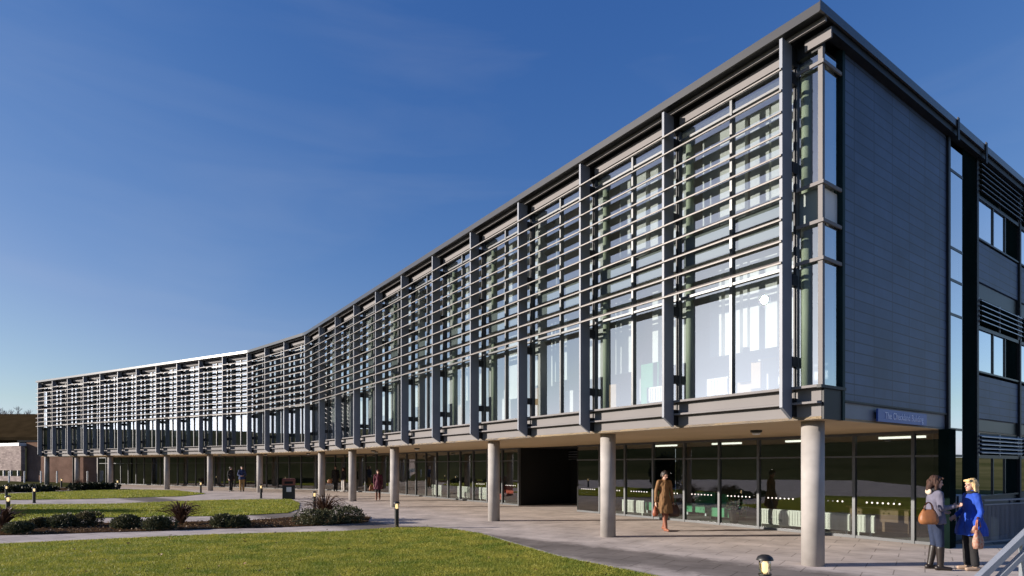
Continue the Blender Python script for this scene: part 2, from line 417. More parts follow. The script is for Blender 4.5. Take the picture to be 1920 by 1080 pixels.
def side_bay(t0, t1):
    w = t1-t0
    for z0, z1, a in ((7.58,8.60,0),(4.25,5.33,1),(1.12,2.10,2)):
        mb = MB(); tm = t0 + w*.36; te = t0 + w*.65
        for ta, tb in ((t0, t0+.06),(tm-.03,tm+.03),(te-.02,te+.04)): stpoly(mb, [(.15,ta),(.25,ta),(.25,tb),(.15,tb)], z0, z1)
        for z in (z0, z1): stpoly(mb, [(.14,t0),(.26,t0),(.26,t1),(.14,t1)], z-.045, z-.003 if z == z0 else z+.04)
        o = bpart(mb, 'side_window', M_framed)
        mb = MB(); mb.add([P(.175,t0+.06,z0),P(.175,te,z0),P(.175,te,z1),P(.175,t0+.06,z1)], [(0,1,2,3)]); bpart(mb, 'glass_pane', M_glass_side, o)
        mb = MB(); stpoly(mb, [(.19,te+.04),(.25,te+.04),(.25,t1),(.19,t1)], z0, z1); bpart(mb, 'blank_panel', M_green_dark, o)
    for z0, z1 in ((8.66,9.45),(5.43,6.05),(2.16,2.66)):
        mb = MB(); n = 6 if z1-z0 > .7 else 5
        for i in range(n):
            z = z0 + (z1-z0)*(i+.5)/n
            mb.add([P(.06,t0,z-.03),P(.13,t0,z+.01),P(.13,t0,z+.03),P(.06,t0,z-.01),P(.06,t1,z-.03),P(.13,t1,z+.01),P(.13,t1,z+.03),P(.06,t1,z-.01)],
                   [(0,1,2,3),(7,6,5,4),(0,4,5,1),(1,5,6,2),(2,6,7,3),(3,7,4,0)])
        for t in (t0+.04,(t0+t1)/2, t1-.04): stpoly(mb, [(.131,t-.015),(.16,t-.015),(.16,t+.015),(.131,t+.015)], z0-.05, z1+.02)
        bpart(mb, 'sunshade', M_steel if z0 < 8 else M_frame)
        mb = MB(); stpoly(mb, [(.21,t0),(.3,t0),(.3,t1),(.21,t1)], z0-.01, z1+.05); bpart(mb, 'sunshade_backing', M_green_dark)
    uvquad('cladding_panel', SC, t0, t1, 6.50, 7.50, M_slab); uvquad('cladding_panel', SC, t0, t1, 3.06, 4.14, M_slab)
    for z0,z1 in ((6.10,6.47),(2.72,3.03),(0,1.07)):
        mb = MB(); stpoly(mb, [(.2,t0),(.3,t0),(.3,t1),(.2,t1)], z0, z1); bpart(mb, 'recess_panel', M_framed)
side_bay(7.91, 11.06); side_bay(11.2, 14.4)
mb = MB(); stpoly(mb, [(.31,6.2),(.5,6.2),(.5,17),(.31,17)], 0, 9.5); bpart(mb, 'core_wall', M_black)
# name board
mb = MB(); stpoly(mb, [(.10,2.41),(.135,2.41),(.135,4.70),(.10,4.70)], 2.735, 2.985)
sg = bpart(mb, 'sign', mat('sign_blue', (.035,.085,.33), .4, 0, .05, 2))
mb = MB(); stpoly(mb, [(.136,2.5),(.198,2.5),(.198,4.6),(.136,4.6)], 2.80, 2.92); bpart(mb, 'sign_bracket', M_dark, sg)
cu = bpy.data.curves.new('lettering', 'FONT'); cu.body = 'The Checkland Building'; cu.size = .19; cu.extrude = .003; cu.align_x = 'CENTER'
to = bpy.data.objects.new('lettering', cu); C.objects.link(to); dg = bpy.context.evaluated_depsgraph_get(); dg.update()
tme = bpy.data.meshes.new_from_object(to.evaluated_get(dg)); bpy.data.objects.remove(to)
d = (Vector(P(0,1,0))-Vector(P(0,0,0))).normalized(); nn = Vector((-d.y*-1, -d.x, 0)); nn = d.cross(Vector((0,0,1)))
Mx = Matrix((( d.x,0,nn.x,0),(d.y,0,nn.y,0),(d.z,1,nn.z,0),(0,0,0,1)))
Mx.translation = Vector(P(.096,3.6,2.80)) - Vector(P(0,0,0)); tme.transform(Mx)
obj('lettering', tme, mat('letter_white', (.62,.68,.85), .5), sg)

# columns under the building
for px in (1524,1140,926,740,661,603,487,394,313,207,145,88):
    s = solve_s(px, .95); mb = MB(); x, y, _ = P(s, .95)
    mb.lathe([(.2,0),(.2,ZS)], (x,y,0), 32)
    bpart(mb, 'column', M_conc)
for o in list(B.children):
    if o.name.startswith('column'):
        for p in o.data.polygons: p.use_smooth = len(p.vertices) == 4
# downlights in the soffit
for px, t in ((1418,2.6),(700,2.2),(705,3.4),(782,2.4),(498,1.6),(412,1.6),(578,2.4)):
    s = solve_s(px, t); x,y,_ = P(s,t); mb = MB()
    mb.lathe([(.10,ZS-.06),(.13,ZS-.05),(.13,ZS)], (x,y,0), 16); o = bpart(mb, 'downlight', M_framed)
    mb = MB(); mb.lathe([(.02,ZS-.11),(.085,ZS-.10),(.095,ZS-.062)], (x,y,0), 16); bpart(mb, 'lamp_glass', M_white, o, True)

# recessed ground floor glazing
TGF = 6.0; SGL = solve_s(183, TGF)
mull = []; s = .84
while s < SGL: mull.append(s); s += 1.35
GAPS = [(12.85,17.3)]
runs = []
pts = [.2] + mull
for a, b in zip(pts[:-1], pts[1:]):
    if any(a > g0-.9 and b < g1+.9 for g0,g1 in GAPS): continue
    runs.append((a,b))
door_px = [(325,388),(405,432),(480,492)]
for i,(a,b) in enumerate(runs):
    mb = MB(); sbox(mb, a-.035, a+.035, TGF-.06, TGF+.06, 0, ZS-.002)
    for z0, z1 in ((0.002,.07),(2.07,2.12),(ZS-.07,ZS-.003)): sbox(mb, a+.036, b-.036, TGF-.045, TGF+.045, z0, z1)
    fr = bpart(mb, 'glazed_bay', M_frame)
    mb = MB(); pane(mb, a+.036, b-.036, TGF, .07, ZS-.07); bpart(mb, 'glass_pane', M_glass_low, fr)
    mb = MB()                                     # row of white safety dots on the glass
    if a < 20:
        for q in range(7):
            s = a + .3 + q*(b-a-.6)/6; zc = .93; cx = Vector(P(s,TGF-.012,zc)); ax = (Vector(P(s+.01,TGF-.012))-Vector(P(s,TGF-.012))).normalized(); o=len(mb.v)
            mb.v += [tuple(cx + .022*(math.cos(j*math.pi/4)*ax + math.sin(j*math.pi/4)*Vector((0,0,1)))) for j in range(8)]
            mb.f.append(tuple(o+j for j in range(8)))
        bpart(mb, 'safety_dots', M_white, fr)
for g0,g1 in GAPS:
    lo = max(b for a,b in runs if b < g0+1.3); hi = min(a for a,b in runs if a > g1-1.3)
    mb = MB()
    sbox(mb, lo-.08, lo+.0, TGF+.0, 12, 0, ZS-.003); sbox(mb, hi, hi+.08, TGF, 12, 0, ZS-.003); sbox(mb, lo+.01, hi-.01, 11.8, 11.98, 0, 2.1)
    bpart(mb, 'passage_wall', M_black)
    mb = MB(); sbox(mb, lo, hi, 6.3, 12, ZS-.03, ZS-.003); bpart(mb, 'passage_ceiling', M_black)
    mb = MB()
    for i in range(4): sbox(mb, lo+.02, hi-.02, 9.0, 9.06, 2.16+.12*i, 2.20+.12*i)
    for q in range(1,4): s=lo+(hi-lo)*q/4; sbox(mb, s-.03, s+.03, 9.07, 9.13, 0, ZS-.035)
    bpart(mb, 'passage_louvre', M_steel)
    mb = MB(); sbox(mb, lo+.02, hi-.02, 9.14, 9.2, 0, 2.12); bpart(mb, 'passage_screen', M_black)
def gslab(name, a, b, t0, t1, z0, z1, m):
    mb = MB(); mb.loft([[P(s,t0,z0),P(s,t1,z0),P(s,t1,z1),P(s,t0,z1)] for s in [a]+[x for x in ss if a < x < b]+[b]]); return bpart(mb, name, m)
LO = max(b for a,b in runs if b < 14); HI = min(a for a,b in runs if a > 16)
for a, b in ((.2, LO-.1), (HI+.1, SGL)):
    gslab('ground_floor_wall', a, b, 12.0, 12.2, 0, ZS-.003, M_olive)
    gslab('ground_floor_ceiling', a, b, TGF+.08, 12, ZS-.04, ZS-.003, M_olive)
    gslab('ground_floor_carpet', a, b, TGF+.08, 12, .004, .012, M_carpet)
gslab('ground_floor_wall', SGL, SGL+.15, TGF, 12, 0, ZS-.003, M_conc)
M_tube = emis('tube_light', (1,.98,.88), 1.0)
for s in (1.2, 3.9, 6.6, 9.3):
    mb = MB(); sbox(mb, s, s+1.1, 7.6, 7.72, ZS-.10, ZS-.045); bpart(mb, 'strip_light', M_tube)
# pier and entrance post by the end wall
mb = MB(); stpoly(mb, [(-.02,5.62),(.2,5.62),(.2,5.97),(-.02,5.97)], 0, ZS-.002); bpart(mb, 'entrance_pier', M_green_dark)

# ------------------------------------------------------------------ ground
def sheet(name, poly, z, m, kind=True):
    bm = bmesh.new(); vs = [bm.verts.new((x,y,z)) for x,y in poly]; bm.faces.new(vs); bmesh.ops.triangulate(bm, faces=bm.faces[:])
    bmesh.ops.recalc_face_normals(bm, faces=bm.faces[:])
    me = bpy.data.meshes.new(name); bm.to_mesh(me); bm.free()
    if me.polygons[0].normal.z < 0: me.flip_normals()
    o = obj(name, me, m)
    return structure(o) if kind else o
M_earth = leafmat('rough_grass', (.05,.055,.02), (.11,.10,.045), .05, 0)
M_soil = mat('bed_soil', (.07,.042,.024), .95, 0, .45, 5, .8, 25, coords='Object', spec=0)
M_lawn = leafmat('lawn_turf', (.12,.155,.02), (.24,.23,.035), .8, 0)
M_blade = leafmat('grass_blade', (.17,.225,.03), (.40,.37,.065), 1.3, .35)
M_pave = slabmat('paving_slabs', (.52,.455,.41), (.56,.49,.44), (.31,.268,.24), .9, .6, .62, .010, R(35), ((-3.0,17.0),(4.4,10.2),.95,.42))
# terrain with a low hill all round in the distance, one sheet
N_ = 120; tv = []; tf = []
rads = [0, 12, 30, 60, 95, 120, 150, 180, 230, 300, 420, 700, 1500]
def hh(r, a):
    x, y = r*math.cos(a), r*math.sin(a)
    h = 0
    if r > 95:
        w = min(1, (r-95)/130); w = w*w*(3-2*w)
        h = w*(3.2 + .8*math.sin(3*a+1) + .8*math.sin(7*a))
        if r > 230: h += (min(r,420)-230)/190*1.5
        # rising down towards the left background
        k = max(0, math.cos(a - math.atan2(90,-78)))**8
        if r > 120: h += k*min(1,(r-120)/180)*16
    k = max(0, math.cos(a + R(150)))**1.5
    if r > 70: h += k*min(1,(r-70)/110)*14
    return h - .02
tv.append((0,0,-.02))
for r in rads[1:]:
    for k in range(N_):
        a = 2*math.pi*k/N_; tv.append((r*math.cos(a), r*math.sin(a), hh(r,a)))
for k in range(N_): tf.append((0, 1+k, 1+(k+1)%N_))
for i in range(len(rads)-2):
    for k in range(N_):
        a = 1+i*N_+k; b = 1+i*N_+(k+1)%N_; tf.append((a, a+N_, b+N_, b))
me = bpy.data.meshes.new('terrain'); me.from_pydata(tv, [], tf); structure(obj('terrain', me, M_earth, None, True))
sheet('paving', [(-75,2),(40,2),(40,40),(20,75),(-75,75)], 0, M_pave)

lawn1 = [G(*p) for p in ((-260,1032),(-100,1025),(0,1021),(150,1014),(400,1003),(560,999),(640,997),(700,993),(745,990),(800,989),(850,993),(900,1001),(960,1019),(1050,1045),(1200,1075),(1320,1100),(1420,1135))] + [(2.2,4.5),(-14,4.5)]
lawn2 = [G(*p) for p in ((-90,948),(0,947),(200,946),(330,941),(420,938),(500,937),(545,937),(562,944),(560,955),(540,962),(470,966),(400,968),(200,971),(100,975),(-90,985))]
lawn3 = [G(*p) for p in ((-90,930),(0,927),(150,921),(230,918),(330,920),(385,926),(340,931),(150,936),(0,938),(-90,940))]
lawn4 = [G(*p) for p in ((-90,907),(0,907.5),(60,911),(100,915),(0,918),(-90,918))]
bed1 = [G(*p) for p in ((-90,1010),(0,1004),(60,1003),(180,999),(300,996),(400,992),(500,990),(600,986),(690,979),(695,970),(650,966),(560,969),(470,976),(330,979),(200,981),(60,983),(-90,992))]
bed2 = [G(*p) for p in ((-90,925),(0,925),(100,920),(190,919),(205,917),(180,913),(100,915.5),(0,918.5),(-90,918.5))]
for i, pl in enumerate((lawn1,lawn2,lawn3,lawn4)): sheet('lawn', pl, .012, M_lawn)
for pl in (bed1,bed2): sheet('planting_bed', pl, .016, M_soil)
# pale stone edging on the near lawn
mb = MB(); ed = lawn1[8:-2]
for (x0,y0),(x1,y1) in zip(ed[:-1], ed[1:]):
    l = math.hypot(x1-x0,y1-y0); nx, ny = (y1-y0)/l, -(x1-x0)/l
    nx, ny = -nx, -ny
    a = [(x0,y0),(x1,y1),(x1+nx*.07,y1+ny*.07),(x0+nx*.07,y0+ny*.07)]
    mb.add([(x,y,.001) for x,y in a]+[(x,y,.022) for x,y in a], [(4,5,6,7),(0,1,5,4),(1,2,6,5),(2,3,7,6),(3,0,4,7)])
structure(mb.build('lawn_edging', M_conc))

def inside(poly, X, Y):
    r = np.zeros(len(X), bool); n = len(poly)
    for i in range(n):
        x0,y0 = poly[i]; x1,y1 = poly[(i+1)%n]
        c = ((y0 > Y) != (y1 > Y)) & (X < (x1-x0)*(Y-y0)/((y1-y0) if y1 != y0 else 1e-9) + x0)
        r ^= c
    return r
def blades(polys, name):
    VX = []
    for poly, dens, h, w in polys:
        xs = [p[0] for p in poly]; ys = [p[1] for p in poly]
        x0, x1, y0, y1 = min(xs), max(xs), max(min(ys), 8.6), max(ys)
        x0 = max(x0, -.95*y1)
        n = int((x1-x0)*(y1-y0)*dens); X = rng.uniform(x0,x1,n); Y = rng.uniform(y0,y1,n)
        k = inside(poly, X, Y) & (np.abs(X) < Y*.90+.6); X, Y = X[k], Y[k]; n = len(X)
        sc = np.clip(Y/11, 1, 2.5)
        if dens > 800:
            kk = rng.random(n) < 1/sc**1.3; X, Y, sc = X[kk], Y[kk], sc[kk]; n = len(X)
        else: sc = np.ones(n)
        a = rng.uniform(0, 2*np.pi, n); ww = w*sc*rng.uniform(.6,1.3,n); hh_ = h*rng.uniform(.5,1.3,n)
        la = rng.uniform(0, 2*np.pi, n); ll = hh_*rng.uniform(.2,.9,n)
        z = np.full(n, .012)
        v = np.stack([np.stack([X-ww*np.cos(a), Y-ww*np.sin(a), z],1), np.stack([X+ww*np.cos(a), Y+ww*np.sin(a), z],1),
                      np.stack([X+ll*np.cos(la), Y+ll*np.sin(la), z+hh_],1)], 1)
        VX.append(v.reshape(-1,3))
    V = np.concatenate(VX); n = len(V)//3
    me = bpy.data.meshes.new(name); me.vertices.add(len(V)); me.vertices.foreach_set('co', V.ravel())
    me.loops.add(len(V)); me.loops.foreach_set('vertex_index', np.arange(len(V), dtype=np.int32))
    me.polygons.add(n); me.polygons.foreach_set('loop_start', np.arange(0,len(V),3,dtype=np.int32)); me.update(); me.validate()
    o = obj(name, me, M_blade); o['kind'] = 'stuff'; tag(o, 'short mown sunlit green grass covering the lawns', 'grass')
    return o
blades([(lawn1, 3600, .032, .006), (lawn2, 500, .055, .016), (lawn3, 260, .06, .024), (lawn4, 100, .06, .03)], 'grass')

# ------------------------------------------------------------------ plants
M_shrub = leafmat('shrub_leaf', (.03,.042,.018), (.14,.135,.065), 6, .15)
M_shrubb = leafmat('shrub_leaf_brown', (.055,.05,.02), (.15,.125,.06), 6, .15)
M_hedge = leafmat('dark_leaf', (.010,.015,.008), (.03,.035,.018), 5, .1)
M_phor = leafmat('bronze_leaf', (.05,.022,.016), (.16,.095,.06), 3, .15)
def shrub(cx, cy, rx, ry, rz, n, leaf, m, label, name='low_shrub', cat='shrub', group=None, lumps=5):
    g = np.random.default_rng(int(abs(cx*991+cy*77))); vs = []
    V = []
    cen = [(g.uniform(-.55,.55)*rx, g.uniform(-.5,.5)*ry, g.uniform(.35,.5)*rz, g.uniform(.45,.62)) for _ in range(lumps)] + [(0,0,.4*rz,.6)]
    for _ in range(n):
        c = cen[g.integers(len(cen))]; d = g.normal(size=3); d /= np.linalg.norm(d); rr = g.uniform(.75,1.08)
        p = np.array([c[0]+d[0]*rx*c[3]*rr, c[1]+d[1]*ry*c[3]*rr, max(.01, c[2]+d[2]*rz*c[3]*rr*1.0)])
        u = g.normal(size=3); u /= np.linalg.norm(u); u = u*.6 + d*.7 + np.array([0,0,.3]); u /= np.linalg.norm(u); w = np.cross(u, g.normal(size=3)); w /= np.linalg.norm(w)+1e-9
        L_ = leaf*g.uniform(.6,1.4); W_ = L_*.3
        V.append((p - w*W_*.5, p + u*L_*.55 - w*W_, p + u*L_, p + u*L_*.55 + w*W_))
    mb = MB()
    for q in V: mb.add(q, [(0,1,2,3)])
    o = mb.build(name, m); o.location = (cx,cy,.014)
    return tag(o, label, cat, group)
def at(px, base): return G(px, base)
gs = 'low clipped shrubs in the planting bed'
for px, base, wpx, hpx, m, lab in (
    (22,1002,60,20,M_shrub,'low dark shrub at the foot of the bronze spiky plant in the left bed'),
    (70,990,26,16,M_shrubb,'small brownish shrub at the left end of the row of low shrubs'),
    (104,990,48,22,M_shrub,'grey green rounded shrub second in the row, beside the small brownish one'),
    (152,989,54,26,M_shrubb,'tallest olive mound shrub in the left row, next to a pale gap of paving'),
    (225,993,66,24,M_shrub,'wide dark green shrub just left of the central bronze spiky plant'),
    (292,994,66,22,M_shrub,'dark green shrub directly in front of the central bronze spiky plant'),
    (405,990,52,22,M_shrub,'dark mound shrub right of the central spiky plant, left one of a pair'),
    (447,989,52,20,M_shrub,'flatter dark mound shrub, right one of the pair before the bare soil'),
    (585,985,76,26,M_shrub,'dense dark shrub under the front of the right hand spiky plant'),
    (640,982,90,30,M_shrub,'long low dark shrub trailing toward the plaza at the bed tip')):
    x,y = at(px, base); u = y/F
    shrub(x, y+.2, wpx*u*.5, .42, hpx*u, 3200, .055, m, lab, group=gs)
for px, base, wpx, hpx, lab in ((40,922,130,9,'long dark low hedge at far left beyond the second lawn'),(175,919,75,10,'dark low mound hedge in front of the far colonnade')):
    x,y = at(px, base); u = y/F
    shrub(x, y, wpx*u*.5, 1.2, hpx*u, 2600, .2, M_hedge, lab, 'low_hedge', 'hedge', lumps=9)
def phormium(cx, cy, h, w, n, label, seed):
    g = random.Random(seed); mb = MB()
    for _ in range(n):
        a = g.uniform(0, 2*math.pi); out = g.uniform(.15,1)**.8*w/2; top = h*g.uniform(.55,1.05)*(1-.35*out/(w/2)); wd = g.uniform(.018,.03)
        d = Vector((math.cos(a), math.sin(a), 0)); sd = Vector((-d.y, d.x, 0)); pts = []; droop = g.uniform(0,.55) if out > w*.25 else 0
        for k in range(7):
            t = k/6; pts.append((d*(.06+out*t**1.4), top*(math.sin(t*math.pi/2*(1+droop)))))
        vs = []
        for k,(q,z) in enumerate(pts):
            ww = wd*(1-(k/6)**3)+.001
            vs += [q - sd*ww + Vector((0,0,z)), q + Vector((0,0,z-.008)), q + sd*ww + Vector((0,0,z))]
        fs = []
        for k in range(6):
            i = 3*k; fs += [(i,i+1,i+4,i+3),(i+1,i+2,i+5,i+4)]
        mb.add(vs, fs)
    o = mb.build('spiky_plant', M_phor); o.location = (cx,cy,.014)
    return tag(o, label, 'plant', 'bronze spiky plants in the beds')
x,y = at(329,986); phormium(x, y+.3, .85, 1.5, 150, 'bronze spiky leaved plant in the middle of the bed between low shrubs', 3)
x,y = at(606,976); phormium(x, y+.1, .98, 1.9, 150, 'bronze spiky plant with drooping strap leaves in front of a concrete column', 4)
x,y = at(6,988); phormium(x, y, .75, 1.4, 120, 'bronze spiky plant at the left edge beside a lit bollard', 5)
x,y = at(147,913); phormium(x, y, .8, 1.7, 60, 'small dark spiky plant far off below the end columns', 6)

vv = []
for poly, n in ((bed1, 2600), (lawn1, 110), (lawn2, 60)):
    xs = [q[0] for q in poly]; ys = [q[1] for q in poly]
    X = rng.uniform(max(min(xs),-20), max(xs), n*3); Y = rng.uniform(max(min(ys),9), max(ys), n*3); k = inside(poly, X, Y); X, Y = X[k][:n], Y[k][:n]
    for x_, y_ in zip(X, Y):
        a = rng.uniform(0, 6.28); r_ = rng.uniform(.02,.05); z_ = .02 if poly is bed1 else .05
        c_, s_ = math.cos(a), math.sin(a); t_ = rng.uniform(-.02,.03, 4)
        vv.append([(x_+c_*r_, y_+s_*r_, z_+t_[0]+.02), (x_-s_*r_*.5, y_+c_*r_*.5, z_+t_[1]+.02), (x_-c_*r_, y_-s_*r_, z_+t_[2]+.02), (x_+s_*r_*.5, y_-c_*r_*.5, z_+t_[3]+.02)])
mb = MB()
for q in vv: mb.add(q, [(0,1,2,3)])
o = mb.build('leaf_litter', leafmat('dead_leaf', (.10,.055,.025), (.26,.16,.07), 9, .1)); o['kind'] = 'stuff'; tag(o, 'dry brown fallen leaves scattered over the planting bed and lawns', 'leaves')

# ------------------------------------------------------------------ bollard lamps
def bollard(loc, label):
    t = thing('bollard_light', label, 'bollard light', loc, 0, 'lit black bollards along the paths')
    mb = MB(); mb.lathe([(.085,0),(.085,.02),(.065,.025),(.065,.55),(.075,.555),(.075,.575)], n=20); mb.build('post', M_bollard, t)
    mb = MB(); mb.lathe([(.062,.575),(.070,.62),(.070,.70),(.062,.735)], n=20); mb.build('diffuser', glass('lamp_lens', (.95,.85,.68), 1.5, .12), t)
    mb = MB(); mb.lathe([(.015,.575),(.034,.60),(.036,.69),(.014,.725)], n=14); mb.build('bulb', M_lampglow, t, True)
    mb = MB(); mb.lathe([(.098,.735),(.098,.742),(.082,.775),(.045,.798),(.01,.803)], n=20); mb.build('cap', M_bollard, t, True)
    return t
b0 = bollard((3.04,7.09,0), 'nearest lit bollard lamp, cut by the bottom edge before the large column')
for x,y,lab in ((-3.46,17.7,'black lit bollard standing at the tip of the near lawn'),
    (-23.9,29.5,'black lit bollard on the edge of the second lawn beside its thin path'),
    (-18.2,21.3,'lit bollard rising out of the spiky plant at the left edge'),
    (-28.2,32.9,'lit bollard behind the left hedge end, left of the hedge and farthest left'),
    (-38.5,50.4,'small lit bollard before the brick wall under the building end'),
    (-30.1,45.0,'small lit bollard in front of the glazing beside the third end column'),
    (-21.0,39.8,'lit bollard on the lawn tip left of the pair of standing people'),
    (-14.3,33.6,'lit bollard between the pair of people and the litter bin'),
    (-8.27,24.7,'lit bollard half hidden behind the drooping spiky plant')):
    dup(b0, (x,y,0), 0, lab)

# ------------------------------------------------------------------ litter bin
x,y = -12.45, 32.9
t = thing('litter_bin', 'tall brown and black litter bin with white notice on the plaza', 'litter bin', (x,y,0), R(20))
mb = MB(); mb.box(-.33,.33,-.3,.3,.0,.78); mb.build('body', M_bollard, t)
M_binr = mat('bin_brown', (.20,.055,.03), .5, 0, .15, 4)
mb = MB(); mb.box(-.34,.34,-.31,.31,.78,1.08); mb.loft([[(-.36,-.33,1.08),(.36,-.33,1.08),(.36,.33,1.08),(-.36,.33,1.08)],[(-.3,-.27,1.15),(.3,-.27,1.15),(.3,.27,1.15),(-.3,.27,1.15)]]); mb.build('hood', M_binr, t)
mb = MB(); mb.box(-.12,.14,-.312,-.302,.42,.68); mb.build('notice', M_white, t)
mb = MB(); mb.box(-.22,.22,-.316,-.311,.86,1.0); mb.build('opening', M_black, t)

# ------------------------------------------------------------------ far left: stone and brick building, white posts, downpipe, wood
M_brick = slabmat('brown_brick', (.20,.115,.085), (.23,.135,.10), (.22,.17,.14), .23, .075, .85, .01, 0, plane='xz')
M_stone = slabmat('pale_rubble_stone', (.42,.35,.32), (.27,.22,.21), (.30,.25,.23), .42, .17, .9, .02, 0, plane='xz')
fb = thing('brick_hall', 'low brown brick hall with pale stone wing and brown sloping roof at far left', 'building', (-55,64,0))
ofs = Vector((-55,64,0))
def fpart(mb, name, m, par=None):
    me = mb.mesh(name); me.transform(Matrix.Translation(-ofs)); return obj(name, me, m, par or fb)
X41 = (41-960)/F*64; X190 = (200-960)/F*66
mb = MB(); mb.add([(X41,64.6,0),(X190,62.4,0),(X190,62.4,4.4),(X41,64.6,4.4),(X41,80,0),(X190,80,0),(X190,80,4.4),(X41,80,4.4)], [(0,1,2,3),(1,5,6,2),(5,4,7,6),(4,0,3,7),(3,2,6,7)]); fpart(mb, 'brick_wall', M_brick)
def wing(mb, x0, x1, d0, d1, z0, z1):           # the stone wing runs back at an angle
    w0, w1 = Vector((X41-16,71.6)), Vector((X41-.02,63.9)); u = (w1-w0)/(w1-w0).length; L_ = (w1-w0).length; n = Vector((-u.y*-1, -u.x))*-1; n = Vector((-u.y, u.x))
    q = [w0+u*a+n*d for a,d in ((x0*L_,d0),(x1*L_,d0),(x1*L_,d1),(x0*L_,d1))]
    mb.add([(p.x,p.y,z) for z in (z0,z1) for p in q], [(3,2,1,0),(4,5,6,7),(0,1,5,4),(1,2,6,5),(2,3,7,6),(3,0,4,7)])
mb = MB(); wing(mb,0,1,0,.4,1.35,4.0); wing(mb,0,1,0,.4,0,.72); wing(mb,0,1,.2,.4,.721,1.349); fpart(mb, 'stone_wall', M_stone)
mb = MB(); wing(mb,0,.999,.1,.14,.722,1.348); w = fpart(mb, 'strip_window', M_glass_side)
mb = MB()
for k in range(12): wing(mb, (k+.5)/12-.003, (k+.5)/12+.003, .01,.09,.722,1.348)
fpart(mb, 'window_mullion', M_white, w)
mb = MB(); wing(mb,0,.98,-.03,5,4.02,4.35); fpart(mb, 'parapet', M_white)
mb = MB(); mb.box(X41-.18,X41+9,63.6,64,4.42,4.6); fpart(mb, 'gutter', M_dark)
mb = MB(); mb.loft([[(x,y,z) for y,z in ((72.2,5.0),(72.2,5.35),(76,7.3),(80,8.6),(86,9.4),(86,5.0))] for x in (X41-22,X41-12,X41-2,X41+9)]); fpart(mb, 'roof', mat('brown_roof', (.055,.037,.018), .9, 0, .2, 1, spec=0))
mb = MB(); mb.add([(x,y,z) for x,y,z in ((-48.6,65.2,.3),(-46.2,65.5,.3),(-46.2,65.5,1.5),(-48.6,65.2,1.5))]+[(-48.6,65.3,.3),(-46.2,65.6,.3),(-46.2,65.6,1.5),(-48.6,65.3,1.5)], [(0,1,2,3),(0,4,5,1),(3,2,6,7)]); fpart(mb, 'vent_door', M_dark)
gp = 'slim white posts before the brick wall'
for px,lab in ((17,'slim white post before the stone wing'),(46,'slim white post at the corner where stone meets brick'),(77,'slim white post just left of the end column'),(107,'slim white post between the two end columns'),(164,'slim white post right of the second end column')):
    x = (px-960)/F*61; mb = MB(); mb.lathe([(.07,0),(.07,1.25),(.05,1.3)], n=10); o = mb.build('marker_post', M_white); o.location = (x,61,0); tag(o, lab, 'post', gp)
x = (138-960)/F*58; mb = MB(); mb.lathe([(.09,0),(.09,2.70)], n=10); o = mb.build('downpipe', M_dark); o.location = (x,58,0); tag(o, 'dark downpipe standing between the two end columns', 'pipe')
# bare winter wood on the hill
mb = MB(); g = random.Random(11)
def branch(p, d, L_, r, k):
    q = p + d*L_; mb.tube([p, q], [r, r*.6], 4)
    if k == 0: return
    for _ in range(g.choice([3,4])):
        e = (d + Vector((g.uniform(-1,1), g.uniform(-1,1), g.uniform(-.1,.8)))*.75).normalized(); branch(p + d*L_*g.uniform(.45,1), e, L_*g.uniform(.5,.75), r*.55, k-1)
for _ in range(90):
    a = math.atan2(F, g.uniform(-140,120)-960); r = g.uniform(285,330)
    x, y = r*math.cos(a), r*math.sin(a); branch(Vector((x,y,hh(300,a)-2)), Vector((g.uniform(-.1,.1),0,1)).normalized(), g.uniform(1.6,2.4), .10, 3)
o = mb.build('bare_wood', mat('bare_twig', (.26,.23,.23), .9)); o['kind'] = 'stuff'; tag(o, 'grey bare winter trees along the hilltop at far left', 'wood')
# hedge standing left of the view, its shadow falls on the lawn
shrub(-25.5, 23.2, 1.2, 1.5, 2.6, 3500, .22, M_hedge, 'tall dark evergreen bush left of the lawn throwing its long shadow', 'evergreen_bush', 'bush', lumps=8)

# ------------------------------------------------------------------ stair handrail and balustrade at right
t = thing('stair_handrail', 'grey steel sloping handrail at the bottom right corner', 'handrail', (4.4,5.3,0))
def rail(mb, a, b, w=.025, h=.025):
    a = Vector(a); b = Vector(b); d = (b-a).normalized(); s_ = d.cross(Vector((0,0,1))).normalized(); u = s_.cross(d)
    mb.add([p + s_*w*i + u*h*j for p in (a,b) for i,j in ((-1,-1),(1,-1),(1,1),(-1,1))], [(3,2,1,0),(4,5,6,7),(0,1,5,4),(1,2,6,5),(2,3,7,6),(3,0,4,7)])
def I3(px, py, y): return Vector(((px-960)*y/F, y, HC-(py-HZ)*y/F))
o3 = Vector((4.4,5.3,0))
a = I3(1840,1080,5.2); b = I3(1920,1004,5.3); d = b-a
mb = MB(); rail(mb, a-d*2.2-o3, b+d*2.5-o3, .028, .028); mb.build('top_rail', M_steel, t)
a2 = I3(1876,1081,5.2); b2 = I3(1917,1041,5.25); d2 = b2-a2
mb = MB(); rail(mb, a2-d2*4-o3, b2+d2*5-o3, .022, .022); mb.build('lower_rail', M_steel, t)
for kx in (-1.2, .97, 2.9):
    q = a + d*kx; mb = MB(); mb.box(q.x-.02-o3.x, q.x+.02-o3.x, q.y-.02-o3.y, q.y+.02-o3.y, 0, q.z-.03); mb.build('rail_post', M_steel, t)
t = thing('balustrade', 'dark barred balustrade panel behind the woman in blue', 'balustrade', P(-.3,6.75,0))
p0 = Vector((0,0,0)); p1 = Vector(P(-.75,9.2,0))-Vector(P(-.3,6.75,0)); L_ = p1.length
